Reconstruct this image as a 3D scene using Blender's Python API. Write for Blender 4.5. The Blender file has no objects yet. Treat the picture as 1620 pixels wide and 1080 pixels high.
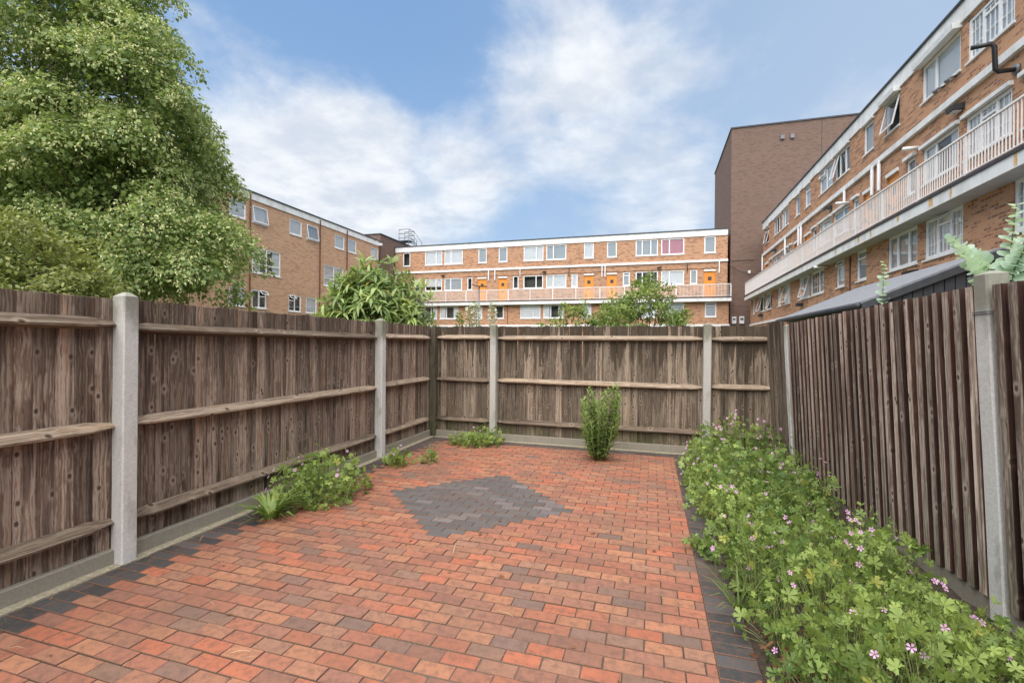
import bpy, bmesh, math, random
import numpy as np
from mathutils import Vector, Matrix

random.seed(7)
RS = np.random.RandomState(11)
scene = bpy.context.scene
col = scene.collection
R = math.radians

# ------------------------------------------------------------------ camera
CAM_Z = 1.5
cam_d = bpy.data.cameras.new('camera')
cam_d.sensor_width = 36.0
cam_d.lens = 36.0 * 735.0 / 1620.0
cam_d.shift_y = 5.7 / 1620.0
cam_d.clip_start = 0.05
cam_d.clip_end = 3000
cam = bpy.data.objects.new('camera', cam_d)
col.objects.link(cam)
cam.matrix_world = (Matrix.Translation((0, 0, CAM_Z)) @ Matrix.Rotation(R(16.7), 4, 'Z')
                    @ Matrix.Rotation(R(90), 4, 'X') @ Matrix.Rotation(R(0.55), 4, 'Z'))
scene.camera = cam

# ------------------------------------------------------------------ world, sun, exposure
SUN_EL, SUN_AZ = 62.0, 183.0      # azimuth the light comes from, degrees clockwise from +Y
world = bpy.data.worlds.new('World')
scene.world = world
world.use_nodes = True
wn, wl = world.node_tree.nodes, world.node_tree.links
wn.clear()


def N(nodes, typ, **kw):
    n = nodes.new(typ)
    for k, v in kw.items():
        if k.startswith('i_'):
            key = k[2:]
            key = int(key) if key.isdigit() else key.replace('_', ' ')
            n.inputs[key].default_value = v
        else:
            setattr(n, k, v)
    return n


def mathn(nodes, links, op, a, b=None, c=None, clamp=False):
    n = nodes.new('ShaderNodeMath')
    n.operation = op
    n.use_clamp = clamp
    for i, v in enumerate((a, b, c)):
        if v is None:
            continue
        if isinstance(v, (int, float)):
            n.inputs[i].default_value = v
        else:
            links.new(v, n.inputs[i])
    return n.outputs[0]


def smooth(nodes, links, v, lo, hi):
    n = nodes.new('ShaderNodeMapRange')
    n.interpolation_type = 'SMOOTHSTEP'
    n.inputs['From Min'].default_value = lo
    n.inputs['From Max'].default_value = hi
    links.new(v, n.inputs['Value'])
    return n.outputs['Result']


def mixc(nodes, links, fac, a, b, blend='MIX'):
    n = nodes.new('ShaderNodeMix')
    n.data_type = 'RGBA'
    n.blend_type = blend
    for sock, v in ((n.inputs[0], fac), (n.inputs[6], a), (n.inputs[7], b)):
        if isinstance(v, (int, float)):
            sock.default_value = v
        elif isinstance(v, (tuple, list)):
            sock.default_value = (v[0], v[1], v[2], 1)
        else:
            links.new(v, sock)
    return n.outputs[2]


def build_world():
    sky = N(wn, 'ShaderNodeTexSky', sky_type='NISHITA', sun_disc=False)
    sky.sun_elevation = R(SUN_EL)
    sky.sun_rotation = R(SUN_AZ)
    sky.air_density = 1.3
    sky.dust_density = 0.6
    sky.ozone_density = 2.0
    tc = N(wn, 'ShaderNodeTexCoord')
    sep = N(wn, 'ShaderNodeSeparateXYZ')
    wl.new(tc.outputs['Generated'], sep.inputs[0])
    den = mathn(wn, wl, 'ADD', mathn(wn, wl, 'MAXIMUM', sep.outputs[2], 0.0), 0.16)
    px = mathn(wn, wl, 'DIVIDE', sep.outputs[0], den)
    py = mathn(wn, wl, 'DIVIDE', sep.outputs[1], den)
    comb = N(wn, 'ShaderNodeCombineXYZ')
    wl.new(px, comb.inputs[0]); wl.new(py, comb.inputs[1])
    n1 = N(wn, 'ShaderNodeTexNoise', i_Scale=3.6, i_Detail=11.0, i_Roughness=0.58, i_Distortion=0.2)
    st_ = N(wn, 'ShaderNodeMapping'); st_.inputs['Scale'].default_value = (1.0, 1.0, 1.55)
    wl.new(tc.outputs['Generated'], st_.inputs['Vector'])
    wl.new(st_.outputs[0], n1.inputs['Vector'])
    # where the big cloud banks and the clear gaps stand in the sky (direction, width, amount)
    banks = [((-0.668, 0.672, 0.28), 0.24, 0.34), ((-0.54, 0.79, 0.33), 0.18, 0.30), ((-0.56, 0.79, 0.24), 0.16, 0.20),
             ((-0.26, 0.80, 0.53), 0.13, 0.15), ((-0.09, 0.85, 0.50), 0.16, 0.12), ((0.02, 0.86, 0.52), 0.14, 0.06),
             ((-0.36, 0.878, 0.30), 0.11, 0.16), ((0.047, 0.93, 0.36), 0.14, 0.06),
             ((-0.612, 0.613, 0.52), 0.24, -0.22), ((-0.44, 0.72, 0.56), 0.18, -0.20), ((-0.435, 0.84, 0.33), 0.07, -0.16),
             ((0.3, 0.85, 0.45), 0.24, -0.03), ((-0.9, 0.1, 0.5), 0.5, 0.10), ((0.4, -0.6, 0.6), 0.6, 0.08)]
    acc = n1.outputs['Fac']
    for d, w, a in banks:
        v = Vector(d).normalized()
        dn = N(wn, 'ShaderNodeVectorMath', operation='DISTANCE')
        wl.new(tc.outputs['Generated'], dn.inputs[0])
        dn.inputs[1].default_value = v
        m = smooth(wn, wl, dn.outputs['Value'], w * 1.7, 0.0)
        acc = mathn(wn, wl, 'MULTIPLY_ADD', m, a, acc)
    mask = smooth(wn, wl, acc, 0.45, 0.80)
    # pale haze low down
    low = smooth(wn, wl, sep.outputs[2], 0.62, 0.0)
    n2 = N(wn, 'ShaderNodeTexNoise', i_Scale=3.2, i_Detail=6.0, i_Roughness=0.6)
    wl.new(comb.outputs[0], n2.inputs['Vector'])
    ccol = mixc(wn, wl, smooth(wn, wl, n2.outputs['Fac'], 0.35, 0.65), (2.95, 3.2, 3.6), (4.15, 4.25, 4.35))
    skyc = mixc(wn, wl, 0.65, sky.outputs[0], (0.80, 1.50, 2.65))
    vd = N(wn, 'ShaderNodeVectorMath', operation='DISTANCE')
    wl.new(tc.outputs['Generated'], vd.inputs[0]); vd.inputs[1].default_value = Vector((0.55, 0.72, 0.35)).normalized()
    veil = mathn(wn, wl, 'MULTIPLY', smooth(wn, wl, vd.outputs['Value'], 1.05, 0.2), 0.72)
    skyc = mixc(wn, wl, veil, skyc, (2.15, 2.65, 3.35))
    hazy = mixc(wn, wl, mathn(wn, wl, 'MULTIPLY', low, 0.62), skyc, (1.95, 2.55, 3.4))
    out = mixc(wn, wl, mathn(wn, wl, 'MULTIPLY', mask, 0.93), hazy, ccol)
    bg = N(wn, 'ShaderNodeBackground', i_Strength=0.094)
    wl.new(out, bg.inputs[0])
    wo = N(wn, 'ShaderNodeOutputWorld')
    wl.new(bg.outputs[0], wo.inputs[0])


build_world()
sun_d = bpy.data.lights.new('sun', 'SUN')
sun_d.energy = 3.0
sun_d.angle = R(92)
sun_d.color = (1.0, 0.96, 0.90)
sun = bpy.data.objects.new('sun', sun_d)
col.objects.link(sun)
_el, _az = R(SUN_EL), R(SUN_AZ)
_to = Vector((math.sin(_az) * math.cos(_el), math.cos(_az) * math.cos(_el), math.sin(_el)))
sun.rotation_euler = _to.to_track_quat('Z', 'Y').to_euler()
sun.location = (0, 0, 30)
scene.view_settings.view_transform = 'Standard'
scene.view_settings.look = 'None'
scene.view_settings.gamma = 1.0
scene.view_settings.use_curve_mapping = False
scene.view_settings.exposure = 1.36
scene.cycles.max_bounces = 8
scene.cycles.transparent_max_bounces = 12


# ------------------------------------------------------------------ mesh helpers
class MB:
    def __init__(s):
        s.v, s.f = [], []

    def add(s, vs, fs):
        b = len(s.v)
        s.v.extend([tuple(p) for p in vs])
        s.f.extend([tuple(b + i for i in f) for f in fs])
        return s

    def box(s, x0, x1, y0, y1, z0, z1, M=None):
        vs = [(x0, y0, z0), (x1, y0, z0), (x1, y1, z0), (x0, y1, z0), (x0, y0, z1), (x1, y0, z1), (x1, y1, z1), (x0, y1, z1)]
        if M is not None:
            vs = [M @ Vector(p) for p in vs]
        return s.add(vs, [(0, 3, 2, 1), (4, 5, 6, 7), (0, 1, 5, 4), (1, 2, 6, 5), (2, 3, 7, 6), (3, 0, 4, 7)])

    def tube(s, pts, rad, n=7, cap=True):
        pts = [Vector(p) for p in pts]
        if isinstance(rad, (int, float)):
            rad = [rad] * len(pts)
        b = len(s.v)
        up = Vector((0.31, 0.17, 0.94))
        for i, p in enumerate(pts):
            d = (pts[min(i + 1, len(pts) - 1)] - pts[max(i - 1, 0)])
            d = d.normalized() if d.length > 1e-9 else Vector((0, 0, 1))
            a = d.cross(up)
            if a.length < 1e-3:
                a = d.cross(Vector((1, 0, 0)))
            a.normalize()
            c = d.cross(a)
            for k in range(n):
                t = 2 * math.pi * k / n
                s.v.append(tuple(p + (a * math.cos(t) + c * math.sin(t)) * rad[i]))
        for i in range(len(pts) - 1):
            for k in range(n):
                k2 = (k + 1) % n
                s.f.append((b + i * n + k, b + (i + 1) * n + k, b + (i + 1) * n + k2, b + i * n + k2))
        if cap:
            s.f.append(tuple(b + k for k in range(n)))
            s.f.append(tuple(b + (len(pts) - 1) * n + n - 1 - k for k in range(n)))
        return s

    def mesh(s, name):
        me = bpy.data.meshes.new(name)
        me.from_pydata(s.v, [], s.f)
        me.update()
        return me

    def build(s, name, mat, parent=None, smooth=False, recalc=False):
        me = s.mesh(name)
        if recalc:
            bm = bmesh.new(); bm.from_mesh(me)
            bmesh.ops.recalc_face_normals(bm, faces=bm.faces)
            bm.to_mesh(me); bm.free()
        return link(name, me, mat, parent, smooth)


def link(name, me, mat=None, parent=None, smooth=False, loc=None, rot=None):
    o = bpy.data.objects.new(name, me)
    col.objects.link(o)
    if mat is not None and not me.materials:
        me.materials.append(mat)
    if smooth:
        for p in me.polygons:
            p.use_smooth = True
    o.parent = parent
    if loc is not None:
        o.location = loc
    if rot is not None:
        o.rotation_euler = rot
    return o


def empty(name, loc=(0, 0, 0), rot=(0, 0, 0)):
    o = bpy.data.objects.new(name, None)
    o.empty_display_size = 0.2
    col.objects.link(o)
    o.location = loc
    o.rotation_euler = rot
    return o


def tag(o, label=None, cat=None, group=None, kind=None):
    if label: o['label'] = label
    if cat: o['category'] = cat
    if group: o['group'] = group
    if kind: o['kind'] = kind
    return o


def np_mesh(name, verts, faces, smooth=False):
    """verts (n,3), faces (m,k) all of one size"""
    me = bpy.data.meshes.new(name)
    n, (m, k) = len(verts), faces.shape
    me.vertices.add(n)
    me.vertices.foreach_set('co', np.ascontiguousarray(verts, dtype=np.float32).ravel())
    me.loops.add(m * k)
    me.loops.foreach_set('vertex_index', np.ascontiguousarray(faces, dtype=np.int32).ravel())
    me.polygons.add(m)
    me.polygons.foreach_set('loop_start', np.arange(0, m * k, k, dtype=np.int32))
    me.polygons.foreach_set('loop_total', np.full(m, k, dtype=np.int32))
    if smooth:
        me.polygons.foreach_set('use_smooth', np.ones(m, dtype=bool))
    me.update(calc_edges=True)
    return me


def scatter(name, tv, tf, pos, xdir, ndir, scale, smooth=False):
    """copies of a template (x = length, y = width, z = normal) at pos, joined in one mesh"""
    tv = np.asarray(tv, float); tf = np.asarray(tf, int)
    x = xdir / np.maximum(np.linalg.norm(xdir, axis=1, keepdims=True), 1e-9)
    y = np.cross(ndir, x)
    y /= np.maximum(np.linalg.norm(y, axis=1, keepdims=True), 1e-9)
    z = np.cross(x, y)
    sc = np.asarray(scale, float).reshape(-1, 1, 1)
    V = (tv[None, :, 0:1] * x[:, None, :] + tv[None, :, 1:2] * y[:, None, :] + tv[None, :, 2:3] * z[:, None, :]) * sc + pos[:, None, :]
    n, k = len(pos), len(tv)
    Fc = (tf[None] + (np.arange(n) * k)[:, None, None]).reshape(-1, tf.shape[1])
    return np_mesh(name, V.reshape(-1, 3), Fc, smooth)


def unit(v):
    return v / np.maximum(np.linalg.norm(v, axis=1, keepdims=True), 1e-9)


# ------------------------------------------------------------------ materials
def new_mat(name):
    m = bpy.data.materials.new(name)
    m.use_nodes = True
    nt = m.node_tree
    nt.nodes.clear()
    out = nt.nodes.new('ShaderNodeOutputMaterial')
    bs = nt.nodes.new('ShaderNodeBsdfPrincipled')
    nt.links.new(bs.outputs[0], out.inputs[0])
    return m, nt.nodes, nt.links, bs, out


def bump(nd, lk, bs, h, dist, strength=0.6):
    b = N(nd, 'ShaderNodeBump', i_Strength=strength, i_Distance=dist)
    lk.new(h, b.inputs['Height'])
    lk.new(b.outputs[0], bs.inputs['Normal'])


def coords(nd, lk, scale, rnd=True, kind='Object'):
    tc = N(nd, 'ShaderNodeTexCoord')
    mp = N(nd, 'ShaderNodeMapping')
    mp.inputs['Scale'].default_value = scale
    lk.new(tc.outputs[kind], mp.inputs['Vector'])
    if rnd:
        oi = N(nd, 'ShaderNodeObjectInfo')
        cm = N(nd, 'ShaderNodeCombineXYZ')
        r = mathn(nd, lk, 'MULTIPLY', oi.outputs['Random'], 83.0)
        for i in range(3):
            lk.new(r, cm.inputs[i])
        lk.new(cm.outputs[0], mp.inputs['Location'])
    return mp.outputs[0]


def plain(name, c, rough=0.6, var=0.12, scale=6.0, metal=0.0, bmp=0.0):
    m, nd, lk, bs, out = new_mat(name)
    v = coords(nd, lk, (scale,) * 3, rnd=False)
    n = N(nd, 'ShaderNodeTexNoise', i_Scale=1.0, i_Detail=5.0, i_Roughness=0.6)
    lk.new(v, n.inputs['Vector'])
    a = tuple(x * (1 - var) for x in c); b = tuple(min(1, x * (1 + var)) for x in c)
    lk.new(mixc(nd, lk, smooth(nd, lk, n.outputs['Fac'], 0.3, 0.7), a, b), bs.inputs['Base Color'])
    bs.inputs['Roughness'].default_value = rough
    bs.inputs['Metallic'].default_value = metal
    if bmp:
        bump(nd, lk, bs, n.outputs['Fac'], bmp)
    return m


def wood_mat(name, length_axis, dark, mid, light, stain=0.0, algae=0.35, top=1.65, warm=(0.30, 0.15, 0.07)):
    """weathered softwood: long grain, knots, silvering; stain = rain runs from the top edge"""
    m, nd, lk, bs, out = new_mat(name)
    L = {'x': 0, 'z': 2}[length_axis]
    s1 = [95.0] * 3; s1[L] = 1.3
    s2 = [17.0] * 3; s2[L] = 0.9
    # slow wander of the grain lines
    wd = N(nd, 'ShaderNodeTexNoise', i_Scale=1.0, i_Detail=2.0)
    lk.new(coords(nd, lk, (6, 6, 6)), wd.inputs['Vector'])
    wv3 = N(nd, 'ShaderNodeVectorMath', operation='SCALE'); wv3.inputs['Scale'].default_value = 2.6
    lk.new(wd.outputs['Color'], wv3.inputs[0])
    ad = N(nd, 'ShaderNodeVectorMath', operation='ADD')
    lk.new(coords(nd, lk, s1), ad.inputs[0]); lk.new(wv3.outputs[0], ad.inputs[1])
    g = N(nd, 'ShaderNodeTexNoise', i_Scale=1.0, i_Detail=4.0, i_Roughness=0.55)
    lk.new(ad.outputs[0], g.inputs['Vector'])
    b = N(nd, 'ShaderNodeTexNoise', i_Scale=1.0, i_Detail=4.0, i_Roughness=0.5, i_Distortion=0.5)
    lk.new(coords(nd, lk, s2), b.inputs['Vector'])
    tk = N(nd, 'ShaderNodeSeparateXYZ'); lk.new(coords(nd, lk, (11, 11, 7) if L == 2 else (7, 11, 11)), tk.inputs[0])
    ck = N(nd, 'ShaderNodeCombineXYZ')
    lk.new(tk.outputs[0], ck.inputs[0]); lk.new(tk.outputs[2], ck.inputs[1])
    kv = N(nd, 'ShaderNodeTexVoronoi', i_Scale=1.0, i_Randomness=1.0)
    kv.voronoi_dimensions = '2D'
    lk.new(ck.outputs[0], kv.inputs['Vector'])
    sk_ = N(nd, 'ShaderNodeSeparateColor'); lk.new(kv.outputs['Color'], sk_.inputs[0])
    has = smooth(nd, lk, sk_.outputs[0], 0.30, 0.26)
    knot = mathn(nd, lk, 'MULTIPLY', smooth(nd, lk, kv.outputs['Distance'], 0.15, 0.07), has)
    halo = mathn(nd, lk, 'MULTIPLY', smooth(nd, lk, kv.outputs['Distance'], 0.36, 0.16), has)
    oi = N(nd, 'ShaderNodeObjectInfo')
    c = mixc(nd, lk, smooth(nd, lk, g.outputs['Fac'], 0.38, 0.62), mid, light)
    dk = smooth(nd, lk, b.outputs['Fac'], 0.52, 0.66)
    c = mixc(nd, lk, mathn(nd, lk, 'MULTIPLY', dk, 0.72), c, dark)
    wv = mathn(nd, lk, 'MULTIPLY', smooth(nd, lk, b.outputs['Fac'], 0.42, 0.28), 0.55)
    c = mixc(nd, lk, wv, c, warm)
    crack = smooth(nd, lk, g.outputs['Fac'], 0.335, 0.29)
    c = mixc(nd, lk, mathn(nd, lk, 'MULTIPLY', crack, 0.8), c, tuple(x * .5 for x in dark))
    # each board a little lighter or darker than its neighbour
    tone = N(nd, 'ShaderNodeMapRange')
    tone.inputs['To Min'].default_value = 0.55; tone.inputs['To Max'].default_value = 1.40
    lk.new(oi.outputs['Random'], tone.inputs['Value'])
    hsv = N(nd, 'ShaderNodeHueSaturation')
    lk.new(c, hsv.inputs['Color']); lk.new(tone.outputs[0], hsv.inputs['Value'])
    c = hsv.outputs[0]
    c = mixc(nd, lk, mathn(nd, lk, 'MULTIPLY', halo, 0.5), c, light)
    c = mixc(nd, lk, mathn(nd, lk, 'MULTIPLY', knot, 0.85), c, (0.035, 0.02, 0.013))
    tc = N(nd, 'ShaderNodeTexCoord')
    sp = N(nd, 'ShaderNodeSeparateXYZ')
    lk.new(tc.outputs['Object'], sp.inputs[0])
    if stain > 0:
        sn = N(nd, 'ShaderNodeTexNoise', i_Scale=1.0, i_Detail=3.0, i_Roughness=0.5)
        lk.new(coords(nd, lk, (13, 13, 0.35)), sn.inputs['Vector'])
        reach = mathn(nd, lk, 'MULTIPLY_ADD', sn.outputs['Fac'], 2.6, -1.02)       # metres the run hangs down
        hang = mathn(nd, lk, 'SUBTRACT', top, sp.outputs[2])
        run = smooth(nd, lk, mathn(nd, lk, 'SUBTRACT', reach, hang), -0.02, 0.05)
        c = mixc(nd, lk, mathn(nd, lk, 'MULTIPLY', run, stain), c, (0.048, 0.034, 0.022))
    if algae > 0 and length_axis == 'z':
        an = N(nd, 'ShaderNodeTexNoise', i_Scale=1.0, i_Detail=4.0)
        lk.new(coords(nd, lk, (6, 6, 3)), an.inputs['Vector'])
        lowm = smooth(nd, lk, sp.outputs[2], 0.42, 0.0)
        c = mixc(nd, lk, mathn(nd, lk, 'MULTIPLY', mathn(nd, lk, 'MULTIPLY', lowm, smooth(nd, lk, an.outputs['Fac'], 0.35, 0.65)), algae), c, (0.075, 0.085, 0.03))
    lk.new(c, bs.inputs['Base Color'])
    bs.inputs['Roughness'].default_value = 0.85
    bs.inputs['Specular IOR Level'].default_value = 0.2
    h = mathn(nd, lk, 'SUBTRACT', g.outputs['Fac'], mathn(nd, lk, 'MULTIPLY', knot, 0.5))
    bump(nd, lk, bs, h, 0.005, 0.8)
    return m


def concrete_mat(name, c=(0.54, 0.515, 0.48)):
    m, nd, lk, bs, out = new_mat(name)
    n = N(nd, 'ShaderNodeTexNoise', i_Scale=1.0, i_Detail=8.0, i_Roughness=0.7)
    lk.new(coords(nd, lk, (55,) * 3), n.inputs['Vector'])
    n2 = N(nd, 'ShaderNodeTexNoise', i_Scale=1.0, i_Detail=5.0, i_Roughness=0.6)
    lk.new(coords(nd, lk, (7, 7, 2.4)), n2.inputs['Vector'])
    v = N(nd, 'ShaderNodeTexVoronoi', i_Scale=1.0)
    lk.new(coords(nd, lk, (70,) * 3), v.inputs['Vector'])
    pit = smooth(nd, lk, v.outputs['Distance'], 0.20, 0.08)
    d = tuple(x * 0.86 for x in c); l = tuple(x * 1.08 for x in c)
    cc = mixc(nd, lk, smooth(nd, lk, n.outputs['Fac'], 0.3, 0.7), d, l)
    cc = mixc(nd, lk, mathn(nd, lk, 'MULTIPLY', smooth(nd, lk, n2.outputs['Fac'], 0.48, 0.70), 0.6), cc, (0.20, 0.18, 0.135))
    cc = mixc(nd, lk, mathn(nd, lk, 'MULTIPLY', pit, 0.45), cc, (0.2, 0.19, 0.17))
    # lichen and grime on the weathered head
    tc = N(nd, 'ShaderNodeTexCoord'); sp = N(nd, 'ShaderNodeSeparateXYZ')
    lk.new(tc.outputs['Object'], sp.inputs[0])
    hd = smooth(nd, lk, mathn(nd, lk, 'MULTIPLY_ADD', n2.outputs['Fac'], 0.7, sp.outputs[2]), 1.82, 2.12)
    cc = mixc(nd, lk, mathn(nd, lk, 'MULTIPLY', hd, 0.7), cc, (0.13, 0.125, 0.075))
    lk.new(cc, bs.inputs['Base Color'])
    bs.inputs['Roughness'].default_value = 0.9
    bs.inputs['Specular IOR Level'].default_value = 0.25
    bump(nd, lk, bs, mathn(nd, lk, 'SUBTRACT', n.outputs['Fac'], pit), 0.003, 0.6)
    return m


def paver_mat(name, source):
    m, nd, lk, bs, out = new_mat(name)
    if source == 'object':
        base = N(nd, 'ShaderNodeObjectInfo').outputs['Color']
    else:
        base = N(nd, 'ShaderNodeVertexColor', layer_name='tone').outputs[0]
    geo = N(nd, 'ShaderNodeNewGeometry')

    def tex(kind, s, **kw):
        n = N(nd, kind, i_Scale=s, **kw)
        lk.new(geo.outputs['Position'], n.inputs['Vector'])
        return n
    fine = tex('ShaderNodeTexNoise', 260.0, i_Detail=4.0, i_Roughness=0.75)
    mid = tex('ShaderNodeTexNoise', 22.0, i_Detail=6.0, i_Roughness=0.65)
    big = tex('ShaderNodeTexNoise', 1.7, i_Detail=4.0, i_Roughness=0.6)
    spk = tex('ShaderNodeTexVoronoi', 120.0)
    hs = N(nd, 'ShaderNodeHueSaturation')
    lk.new(base, hs.inputs['Color'])
    vv = N(nd, 'ShaderNodeMapRange'); vv.inputs['From Min'].default_value = 0.3; vv.inputs['From Max'].default_value = 0.7
    vv.inputs['To Min'].default_value = 0.68; vv.inputs['To Max'].default_value = 1.32
    lk.new(fine.outputs['Fac'], vv.inputs['Value']); lk.new(vv.outputs[0], hs.inputs['Value'])
    c = hs.outputs[0]
    c = mixc(nd, lk, mathn(nd, lk, 'MULTIPLY', smooth(nd, lk, mid.outputs['Fac'], 0.42, 0.70), 0.60), c, (0.105, 0.060, 0.044))
    c = mixc(nd, lk, mathn(nd, lk, 'MULTIPLY', smooth(nd, lk, big.outputs['Fac'], 0.48, 0.70), 0.42), c, (0.12, 0.075, 0.055))
    grit = smooth(nd, lk, spk.outputs['Distance'], 0.17, 0.08)
    c = mixc(nd, lk, mathn(nd, lk, 'MULTIPLY', grit, mathn(nd, lk, 'MULTIPLY', smooth(nd, lk, mid.outputs['Fac'], 0.55, 0.4), 0.45)), c, (0.42, 0.33, 0.26))
    lk.new(c, bs.inputs['Base Color'])
    bs.inputs['Roughness'].default_value = 0.8
    bs.inputs['Specular IOR Level'].default_value = 0.3
    bump(nd, lk, bs, mathn(nd, lk, 'MULTIPLY_ADD', mid.outputs['Fac'], 0.8, fine.outputs['Fac']), 0.0022, 0.7)
    return m


def brickwall_mat(name, axis, c1, c2, c3, mortar, mortar_w=0.011, contrast=1.0):
    m, nd, lk, bs, out = new_mat(name)
    geo = N(nd, 'ShaderNodeNewGeometry')
    sp = N(nd, 'ShaderNodeSeparateXYZ'); lk.new(geo.outputs['Position'], sp.inputs[0])
    cm = N(nd, 'ShaderNodeCombineXYZ')
    if axis == 'xy':
        lk.new(mathn(nd, lk, 'ADD', sp.outputs[0], sp.outputs[1]), cm.inputs[0])
    else:
        lk.new(sp.outputs[{'x': 0, 'y': 1}[axis]], cm.inputs[0])
    lk.new(sp.outputs[2], cm.inputs[1])
    br = N(nd, 'ShaderNodeTexBrick', i_Scale=1.0, i_Brick_Width=0.225, i_Row_Height=0.075, i_Mortar_Size=mortar_w, i_Mortar_Smooth=0.2, i_Bias=0.0)
    lk.new(cm.outputs[0], br.inputs['Vector'])
    br.inputs['Color1'].default_value = (0, 0, 0, 1); br.inputs['Color2'].default_value = (1, 1, 1, 1); br.inputs['Mortar'].default_value = (0.5, 0.5, 0.5, 1)
    # a second number per brick (white noise on the brick's cell)
    row = mathn(nd, lk, 'FLOOR', mathn(nd, lk, 'DIVIDE', sp.outputs[2], 0.075))
    odd = mathn(nd, lk, 'MULTIPLY', mathn(nd, lk, 'MODULO', row, 2.0), 0.1125)
    cell = mathn(nd, lk, 'FLOOR', mathn(nd, lk, 'DIVIDE', mathn(nd, lk, 'ADD', cm.inputs[0].links[0].from_socket, odd), 0.225))
    c2n = N(nd, 'ShaderNodeCombineXYZ'); lk.new(row, c2n.inputs[0]); lk.new(cell, c2n.inputs[1])
    wn_ = N(nd, 'ShaderNodeTexWhiteNoise'); wn_.noise_dimensions = '2D'; lk.new(c2n.outputs[0], wn_.inputs['Vector'])
    n1 = N(nd, 'ShaderNodeTexNoise', i_Scale=1.0, i_Detail=5.0, i_Roughness=0.6)
    mp = N(nd, 'ShaderNodeMapping'); mp.inputs['Scale'].default_value = (1.4, 6.0, 1); lk.new(cm.outputs[0], mp.inputs['Vector']); lk.new(mp.outputs[0], n1.inputs['Vector'])
    n0 = N(nd, 'ShaderNodeTexNoise', i_Scale=0.35, i_Detail=3.0); lk.new(cm.outputs[0], n0.inputs['Vector'])
    c = mixc(nd, lk, wn_.outputs['Value'], c1, c2)
    pick = smooth(nd, lk, mathn(nd, lk, 'MULTIPLY_ADD', n1.outputs['Fac'], 0.75, mathn(nd, lk, 'MULTIPLY', wn_.outputs['Value'], 0.55)), 0.70, 0.86)
    c = mixc(nd, lk, mathn(nd, lk, 'MULTIPLY', pick, 0.75 * contrast), c, c3)
    c = mixc(nd, lk, mathn(nd, lk, 'MULTIPLY', smooth(nd, lk, n0.outputs['Fac'], 0.45, 0.75), 0.25), c, tuple(x * 0.7 for x in c1))
    c = mixc(nd, lk, br.outputs['Fac'], c, mortar)
    lk.new(c, bs.inputs['Base Color'])
    bs.inputs['Roughness'].default_value = 0.9
    bs.inputs['Specular IOR Level'].default_value = 0.2
    bump(nd, lk, bs, mathn(nd, lk, 'SUBTRACT', 1.0, br.outputs['Fac']), 0.006, 0.6)
    return m


def leaf_mat(name, c_dark, c_light, trans=0.35, rough=0.45, spec=0.4, gloss_var=None):
    m, nd, lk, bs, out = new_mat(name)
    geo = N(nd, 'ShaderNodeNewGeometry')
    n = N(nd, 'ShaderNodeTexNoise', i_Scale=1.3, i_Detail=3.0)
    lk.new(geo.outputs['Position'], n.inputs['Vector'])
    f = mathn(nd, lk, 'MULTIPLY_ADD', smooth(nd, lk, n.outputs['Fac'], 0.35, 0.65), 0.35, mathn(nd, lk, 'MULTIPLY', geo.outputs['Random Per Island'], 0.65))
    c = mixc(nd, lk, f, c_dark, c_light)
    if gloss_var:
        y = smooth(nd, lk, geo.outputs['Random Per Island'], 0.955, 0.97)
        c = mixc(nd, lk, y, c, gloss_var)
    lk.new(c, bs.inputs['Base Color'])
    bs.inputs['Roughness'].default_value = rough
    bs.inputs['Specular IOR Level'].default_value = spec
    tr = N(nd, 'ShaderNodeBsdfTranslucent')
    lk.new(mixc(nd, lk, 0.5, c, mixc(nd, lk, 1.0, c, (1.0, 1.0, 0.45), 'MULTIPLY')), tr.inputs[0])
    mx = N(nd, 'ShaderNodeMixShader', i_Fac=trans)
    lk.new(bs.outputs[0], mx.inputs[1]); lk.new(tr.outputs[0], mx.inputs[2])
    lk.new(mx.outputs[0], out.inputs[0])
    return m


def glass_mat():
    m, nd, lk, bs, out = new_mat('window_glass')
    nd.remove(bs)
    fr = N(nd, 'ShaderNodeFresnel', i_IOR=1.6)
    gl = N(nd, 'ShaderNodeBsdfGlossy', i_Roughness=0.02)
    gl.inputs[0].default_value = (0.95, 0.97, 1.0, 1)
    tr = N(nd, 'ShaderNodeBsdfTransparent')
    tr.inputs[0].default_value = (0.96, 0.975, 0.975, 1)
    mx = N(nd, 'ShaderNodeMixShader')
    lk.new(mathn(nd, lk, 'MULTIPLY_ADD', fr.outputs[0], 0.8, 0.03, clamp=True), mx.inputs[0])
    lk.new(tr.outputs[0], mx.inputs[1]); lk.new(gl.outputs[0], mx.inputs[2])
    lk.new(mx.outputs[0], out.inputs[0])
    return m


def ground_mat():
    m, nd, lk, bs, out = new_mat('lawn_ground')
    v = coords(nd, lk, (1, 1, 1), rnd=False)
    n = N(nd, 'ShaderNodeTexNoise', i_Scale=0.7, i_Detail=8.0, i_Roughness=0.7); lk.new(v, n.inputs['Vector'])
    n2 = N(nd, 'ShaderNodeTexNoise', i_Scale=40.0, i_Detail=4.0); lk.new(v, n2.inputs['Vector'])
    c = mixc(nd, lk, smooth(nd, lk, n.outputs['Fac'], 0.3, 0.7), (0.045, 0.07, 0.022), (0.10, 0.10, 0.05))
    c = mixc(nd, lk, smooth(nd, lk, n2.outputs['Fac'], 0.4, 0.7), c, (0.07, 0.09, 0.03))
    lk.new(c, bs.inputs['Base Color']); bs.inputs['Roughness'].default_value = 0.95
    bump(nd, lk, bs, n2.outputs['Fac'], 0.02)
    return m


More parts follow.
